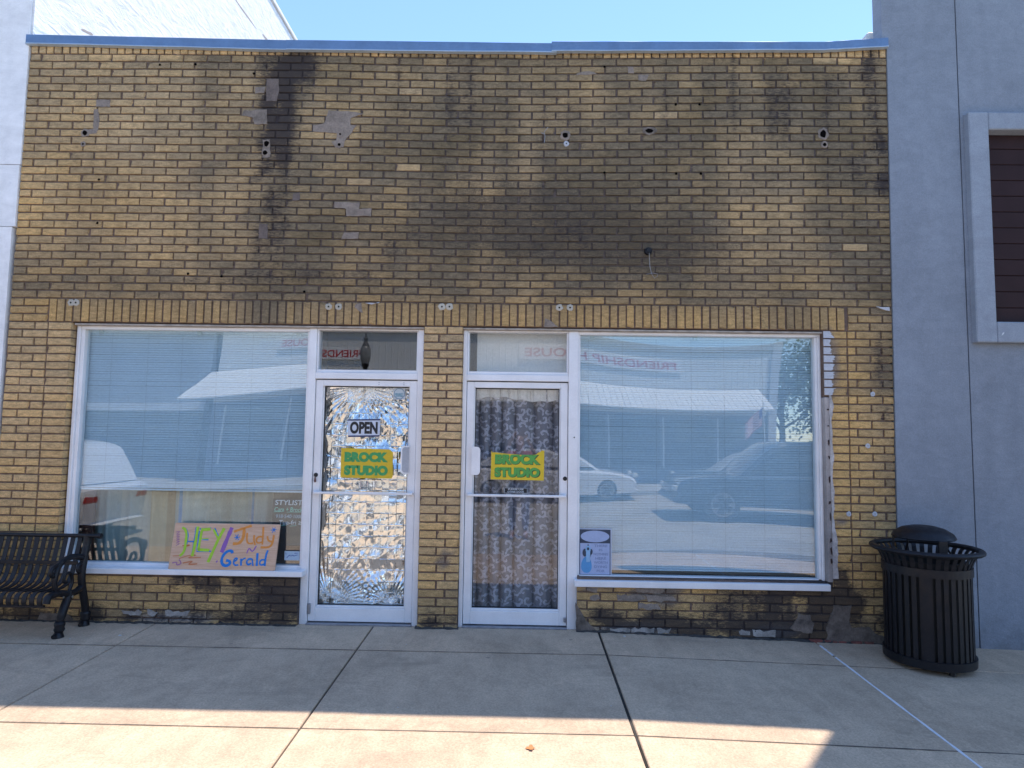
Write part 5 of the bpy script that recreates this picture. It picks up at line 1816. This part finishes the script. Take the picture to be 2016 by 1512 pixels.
for x0, x1, z0, z1 in ((-4.75, -1.1, 4.20, 4.62), (4.30, 9.95, 4.30, 4.80)):
    m = MB(); m.bbox(x0, x1, FY + .03, FY + .08, z0, z1, .01)
    b = m.build('sign_board', flat('board_white', (.74, .73, .72)), fh)
    text('FRIENDSHIP HOUSE', (x0 + x1) / 2, FY + .0805, (z0 + z1) / 2, .3, RED, b, width=(x1 - x0) * .93, height=(z1 - z0) * .62, face=1, bold=.004, extrude=.002)
m = MB(); m.bbox(13.4, 13.75, FY - .2, FY + .12, -.1, 5.4, .02); m.build('corner_pillar', plain('pillar_pale', (.5, .52, .55), .7), fh)
bb = thing('blue_shop', (-14, FY, 0), 'dull blue stucco shop across the street beside the metal clad one', 'building')
m = MB(); m.box(-34, -6.95, FY - 12, FY, 2.62, 8.5); m.build('wall', stucco_mat('dull_blue', (.26, .30, .36), 40, .3), bb)
m = MB(); m.box(-34, -7.1, FY - 12, FY - .3, -.1, 2.62); m.build('shop_glazing', bpy.data.materials['shop_glass'], bb)
m = MB(); m.bbox(-34, -6.95, FY - .3, FY + .04, 2.40, 2.66, .01); m.build('fascia', plain('fascia_pale', (.5, .53, .57), .6), bb)

def lamp(x, y):
    t = thing('street_lamp', (x, y, -.06), 'black post street lamp with acorn glass globe on the far kerb', 'street lamp')
    m = MB(); m.lathe([(0, 0), (.16, 0), (.16, .12), (.09, .22), (.07, .6), (.05, .7), (.042, 3.5), (.07, 3.55), (.05, 3.6), (.10, 3.72), (.12, 3.78), (0, 3.78)], (x, y, -.06), 16); m.build('post', BM, t)
    m = MB(); m.lathe([(.11, 3.78), (.155, 3.92), (.17, 4.1), (.15, 4.25), (.09, 4.34), (0, 4.36)], (x, y, -.06), 16); m.build('globe', plain('frosted_globe', (.24, .24, .23), .3), t, smooth=True)
    m = MB(); m.lathe([(.12, 4.33), (.07, 4.42), (.05, 4.5), (.075, 4.55), (.03, 4.62), (.012, 4.78), (0, 4.8)], (x, y, -.06), 12); m.build('finial', flat('lamp_grey', (.10, .105, .11)), t)
lamp(-.35, -13.7)
ft = thing('flag', (12.0, -13.9, 0), 'american flag hanging from a leaning pole on the far pavement', 'flag')
m = MB(); m.tube([(12.2, -13.9, -.06), (12.0, -13.9, 2.9)], .018, 6); m.build('pole', ALU, ft)
for k in range(13):
    m = MB()
    a, b_ = 2.75 - k * .045, 2.75 - (k + 1) * .045
    vs = []
    for i in range(9):
        f_ = i / 8
        for z_ in (a, b_):
            vs.append((11.98 - f_ * .6, -13.9 + .06 * math.sin(f_ * 9), z_ - f_ * .55))
    m.add(vs, [(2 * i, 2 * i + 1, 2 * i + 3, 2 * i + 2) for i in range(8)])
    m.build('stripe', flat('flag_red', (.5, .03, .05)) if k % 2 == 0 else flat('flag_white', (.75, .75, .75)), ft)
m = MB()
vs = []
for i in range(5):
    f_ = i / 8
    for z_ in (2.755, 2.44):
        vs.append((11.98 - f_ * .5, -13.893 + .06 * math.sin(f_ * 9), z_ - f_ * .5))
m.add(vs, [(2 * i, 2 * i + 1, 2 * i + 3, 2 * i + 2) for i in range(4)]); m.build('canton', flat('flag_blue', (.03, .05, .25)), ft)

def tree(x, y, h, r, label, seed):
    r2 = random.Random(seed)
    t = thing('shade_tree', (x, y, -.2), label, 'tree', 'trees across the street')
    m = MB()
    m.tube([(x, y, -.4), (x + .1, y, h * .25), (x - .05, y + .1, h * .5), (x, y, h * .8)], [.24, .18, .12, .04], 8)
    tips = []
    for k in range(9):
        a, z_ = r2.uniform(0, 6.28), h * r2.uniform(.3, .6)
        e_ = (x + r * .75 * math.cos(a), y + r * .75 * math.sin(a), z_ + h * .25)
        m.tube([(x, y, z_), ((x + e_[0]) / 2, (y + e_[1]) / 2, z_ + h * .08), e_], [.09, .06, .02], 6)
        tips.append(e_)
    m.build('trunk', plain('bark', (.09, .07, .055), .95, var=.2), t)
    m = MB()
    vs, fs = [], []
    for k in range(2600):
        c = r2.choice(tips + [(x, y, h * .85)])
        p = Vector((r2.gauss(0, 1), r2.gauss(0, 1), r2.gauss(0, .8))) * r * .24 + Vector(c)
        d1 = Vector((r2.gauss(0, 1), r2.gauss(0, 1), r2.gauss(0, 1))).normalized() * .11
        d2 = d1.cross(Vector((r2.gauss(0, 1), r2.gauss(0, 1), r2.gauss(0, 1)))).normalized() * .07
        b_ = len(vs)
        vs += [p - d1, p + d2, p + d1, p - d2]
        fs.append((b_, b_ + 1, b_ + 2, b_ + 3))
    m.add(vs, fs)
    m.build('crown', plain('leaf_green', (.06, .11, .03), .7, var=.4, vs=1.5), t)
tree(17.6, -25.5, 7.0, 2.6, 'bushy green tree nearest the corner beyond the metal clad shop', 1)
tree(22.5, -30.0, 8.0, 3.0, 'larger green tree standing behind the corner tree', 2)

tree(20.5, -22.5, 4.6, 3.2, 'low dense green tree at the street corner beyond the metal clad shop', 3)
# parked cars
TYRE = flat('tyre', (.02, .02, .02), .8)
RIM = plain('alloy_rim', (.45, .45, .47), .35, .8)
CGL = plain('car_glass', (.015, .018, .022), .05, var=.05)
def car(name, label, paint, lower, upper, W, wheels, wr, x, y, ang, cat='car', z=-.20):
    """lower body and cabin lofted over the width, four wheels, lamps"""
    t = thing(name, (0, 0, 0), label, cat, 'cars parked along the street')
    def loft(prof, secs, nm, mat, parent):
        m = MB()
        n = len(prof)
        vs, fs = [], []
        for yy, sx, sz in secs:
            cx = sum(p[0] for p in prof) / n
            cz = min(p[1] for p in prof)
            vs += [(cx + (p[0] - cx) * sx, yy, cz + (p[1] - cz) * sz) for p in prof]
        for j in range(len(secs) - 1):
            for i in range(n):
                fs.append((j * n + i, j * n + (i + 1) % n, (j + 1) * n + (i + 1) % n, (j + 1) * n + i))
        fs += [tuple(range(n - 1, -1, -1)), tuple((len(secs) - 1) * n + i for i in range(n))]
        o = m.add(vs, fs).build(nm, mat, parent, fixn=True)
        return smooth_auto(o, 35)
    h = W / 2
    lw = catmull(lower + [lower[0]], 4)[:-1]
    up = catmull(upper, 4)
    body = loft(lw, [(-h, .965, .90), (-h * .93, .99, .98), (-h * .7, 1, 1), (h * .7, 1, 1), (h * .93, .99, .98), (h, .965, .90)], 'body', paint, t)
    loft(up, [(-h * .84, .93, .90), (-h * .76, .985, .985), (-h * .5, 1, 1), (h * .5, 1, 1), (h * .76, .985, .985), (h * .84, .93, .90)], 'cabin', paint, t)
    # glazing a little proud of the cabin
    zt, z0_ = max(p[1] for p in upper), min(p[1] for p in upper)
    xa, xb = min(p[0] for p in upper), max(p[0] for p in upper)
    mid = [(p[0] * .90 + (xa + xb) / 2 * .10, z0_ + .03 + (p[1] - z0_) * .84) for p in upper]
    for sg_ in (-1, 1):
        m = MB()
        vs = [(a, sg_ * (h * .845 - .10 * h * max(0, (b_ - z0_) / (zt - z0_))+.012), b_) for a, b_ in mid]
        m.add(vs, [tuple(range(len(mid)))])
        m.build('side_window', CGL, t, fixn=True)
    for q in wheels:
        for sg_ in (-1, 1):
            m = MB()
            yo = sg_ * (h - .10)
            m.tube([(q, yo - .10, wr), (q, yo - .09, wr), (q, yo + .09, wr), (q, yo + .10, wr)], [wr - .03, wr, wr, wr - .03], 24)
            wo = m.build('wheel', TYRE, t)
            m = MB(); m.tube([(q, yo + sg_ * .101, wr), (q, yo + sg_ * .108, wr)], [wr * .68, wr * .62], 20); ro = m.build('rim', RIM, wo)
            m = MB()
            for s5 in range(5):
                a = 6.28 * s5 / 5
                m.add([(q + .05 * math.cos(a + 1.2), yo + sg_ * .112, wr + .05 * math.sin(a + 1.2)), (q + wr * .6 * math.cos(a + .35), yo + sg_ * .110, wr + wr * .6 * math.sin(a + .35)), (q + wr * .6 * math.cos(a - .35), yo + sg_ * .110, wr + wr * .6 * math.sin(a - .35)), (q + .05 * math.cos(a - 1.2), yo + sg_ * .112, wr + .05 * math.sin(a - 1.2))], [(0, 1, 2, 3)])
            m.build('spoke_gap', TYRE, wo, fixn=True)
    xl, xh = min(p[0] for p in lower), max(p[0] for p in lower)
    for xx, nm, cc in ((xl + .03, 'tail_light', (.35, .01, .01)), (xh - .03, 'headlight', (.6, .6, .58))):
        for sg_ in (-1, 1):
            m = MB(); m.bbox(xx - .06, xx + .06, sg_ * h * .72 - .16, sg_ * h * .72 + .16, .68, .80, .02)
            m.build(nm, flat(nm, cc, .2), t)
    t.location = (x, y, z)
    t.rotation_euler = (0, 0, ang)
    return t
suv_lo = [(-2.25, .35), (-2.32, .62), (-2.28, .95), (-1.5, 1.02), (0, 1.02), (1.0, 1.0), (1.9, .92), (2.28, .75), (2.33, .45), (2.2, .28), (0, .24), (-2.1, .26)]
suv_up = [(-2.26, .98), (-2.05, 1.40), (-1.85, 1.62), (-1.2, 1.70), (0, 1.70), (.5, 1.62), (1.25, .98)]
sed_lo = [(-2.3, .40), (-2.33, .70), (-2.2, .92), (-1.4, .93), (0, .90), (1.1, .88), (1.9, .78), (2.28, .62), (2.3, .40), (2.2, .24), (0, .22), (-2.2, .25)]
sed_up = [(-1.95, .90), (-1.45, 1.22), (-.9, 1.42), (-.2, 1.46), (.35, 1.38), (1.2, .87)]
pk_lo = [(-2.7, .55), (-2.72, .95), (-2.6, 1.08), (-1.2, 1.08), (0, 1.08), (1.1, 1.06), (2.1, 1.02), (2.6, .90), (2.68, .6), (2.55, .40), (0, .36), (-2.6, .42)]
pk_up = [(-2.5, 1.06), (-2.3, 1.55), (-1.9, 1.74), (-.4, 1.80), (.35, 1.74), (1.2, 1.05)]
def paint(nm, c):
    m, t, p = new_mat(nm)
    p.inputs['Base Color'].default_value = (*c, 1)
    p.inputs['Roughness'].default_value = .25
    p.inputs['Coat Weight'].default_value = .6
    return m
car('parked_suv', 'white sport utility car parked at the near kerb left of the shop', paint('white_paint', (.75, .75, .76)), suv_lo, suv_up, 1.86, (-1.42, 1.40), .37, -4.55, -4.85, math.pi)
car('parked_pickup', 'dark blue grey car with tall cabin in the middle of the street', paint('dark_paint', (.03, .05, .08)), pk_lo, pk_up, 1.95, (-1.6, 1.65), .40, 10.2, -8.4, math.pi)
car('parked_sedan', 'white sedan parked at the far kerb below the long awning', paint('white_paint_b', (.72, .72, .72)), sed_lo, sed_up, 1.78, (-1.38, 1.40), .33, 5.0, -12.7, 0)
car('parked_hatchback', 'silver car parked at the far kerb behind the white sedan', paint('silver_paint', (.42, .44, .46)), sed_lo, sed_up, 1.78, (-1.38, 1.40), .33, 10.9, -12.3, math.pi)

# ---------------------------------------------------------------- the photographer, mirrored in the door glass
def skin(name, verts, edges, radii, mat, parent, root=0, sub=2):
    me = bpy.data.meshes.new(name)
    me.from_pydata(verts, edges, [])
    o = put(name, me, parent)
    o.modifiers.new('skin', 'SKIN')
    for i, r in enumerate(radii):
        sv = me.skin_vertices[0].data[i]
        sv.radius = (r, r) if not isinstance(r, tuple) else r
        sv.use_root = i == root
    ss = o.modifiers.new('smooth', 'SUBSURF')
    ss.levels = ss.render_levels = sub
    bpy.context.view_layer.update()
    nm = bpy.data.meshes.new_from_object(o.evaluated_get(bpy.context.evaluated_depsgraph_get()))
    o.modifiers.clear()
    o.data = nm
    nm.materials.clear()
    nm.materials.append(mat)
    nm.polygons.foreach_set('use_smooth', [True] * len(nm.polygons))
    return o
px_, py_, pz_ = 4.40, -6.0, -.20
Q = lambda x, y, z: (px_ + x, py_ + y, pz_ + z)
V_, E_, R_ = [], [], []
def node(p, r, prev=None):
    V_.append(Q(*p)); R_.append(r)
    if prev is not None:
        E_.append((prev, len(V_) - 1))
    return len(V_) - 1
def reset():
    V_.clear(); E_.clear(); R_.clear()
SKIN = plain('skin', (.55, .33, .24), .55, var=.05)
pel = node((0, 0, 1.0), (.15, .11))
sp = node((0, -.01, 1.2), (.14, .10), pel)
ch = node((0, 0, 1.42), (.155, .105), sp)
nk = node((0, .01, 1.58), .055, ch)
jaw = node((0, .03, 1.66), (.068, .075), nk)
hd = node((0, .02, 1.76), (.078, .095), jaw)
node((0, .01, 1.85), (.055, .065), hd)
for s_ in (-1, 1):
    sh = node((s_ * .19, 0, 1.50), .06, ch)
    el = node((s_ * .30, .15, 1.44), .043, sh)
    wr_ = node((s_ * .13, .315, 1.79), .028, el)
    pm_ = node((s_ * .095, .335, 1.86), (.022, .030), wr_)
    for k in range(4):
        f1 = node((s_ * (.085 - .006 * k), .352, 1.885 - .020 * k + .03), .0088, pm_)
        f2 = node((s_ * (.055 - .004 * k), .366, 1.905 - .020 * k), .008, f1)
        node((s_ * (.035 + .003 * k), .362, 1.90 - .020 * k), .007, f2)
    t1 = node((s_ * .085, .315, 1.885), .010, pm_)
    node((s_ * .055, .322, 1.895), .008, t1)
    hp = node((s_ * .10, 0, .94), .10, pel)
    kn = node((s_ * .115, .02, .53), .062, hp)
    an = node((s_ * .12, -.01, .11), .040, kn)
    node((s_ * .135, .14, .045), (.040, .03), an)
person = skin('person', list(V_), list(E_), list(R_), SKIN, None)
tag(person, 'person in a pink shirt and blue jeans photographing the shop, mirrored in the right door', 'person')
reset()
a = node((0, 0, .98), (.165, .125)); b_ = node((0, -.01, 1.2), (.155, .115), a); c_ = node((0, 0, 1.42), (.172, .12), b_); node((0, .005, 1.545), (.075, .075), c_)
for s_ in (-1, 1):
    d_ = node((s_ * .195, 0, 1.50), .072, c_); node((s_ * .265, .10, 1.46), .064, d_)
skin('shirt', list(V_), list(E_), list(R_), flat('shirt_pink', (.62, .20, .22), .9), person)
reset()
a = node((0, 0, 1.0), (.16, .12))
for s_ in (-1, 1):
    h_ = node((s_ * .10, 0, .93), .112, a); k_ = node((s_ * .115, .02, .53), .076, h_); node((s_ * .12, -.01, .13), .062, k_)
skin('jeans', list(V_), list(E_), list(R_), flat('denim', (.06, .12, .28), .9), person)
for s_ in (-1, 1):
    reset()
    a = node((s_ * .12, -.04, .055), (.048, .045)); b_ = node((s_ * .125, .06, .05), (.050, .04), a); node((s_ * .14, .17, .04), (.044, .03), b_)
    skin('shoe', list(V_), list(E_), list(R_), flat('shoe_tan', (.35, .18, .12), .8), person, sub=1)
reset()
a = node((0, -.03, 1.83), (.085, .095)); b_ = node((0, -.055, 1.76), (.083, .07), a); node((0, -.05, 1.68), (.06, .045), b_)
skin('hair', list(V_), list(E_), list(R_), flat('hair_brown', (.06, .035, .02), .7), person)
m = MB()
for s_ in (-1, 1):
    m.lathe([(0, .010), (.008, .006), (.011, 0), (.008, -.006), (0, -.010)], Q(s_ * .034, .112, 1.765), 8)
m.build('eye', flat('eye_dark', (.03, .02, .02), .3), person)
m = MB(); m.tube([Q(0, .110, 1.765), Q(0, .132, 1.728), Q(0, .112, 1.718)], [.008, .014, .010], 8); m.build('nose', SKIN, person, smooth=True)
m = MB(); m.tube([Q(-.026, .098, 1.688), Q(0, .108, 1.686), Q(.026, .098, 1.688)], [.003, .007, .003], 6); m.build('mouth', flat('lip', (.42, .16, .14), .5), person, smooth=True)
ph = MB(); ph.bbox(4.352, 4.512, -5.634, -5.626, 1.640, 1.718, .003)
tag(ph.build('phone', BLK), 'black phone held up in both hands by the photographer', 'phone')
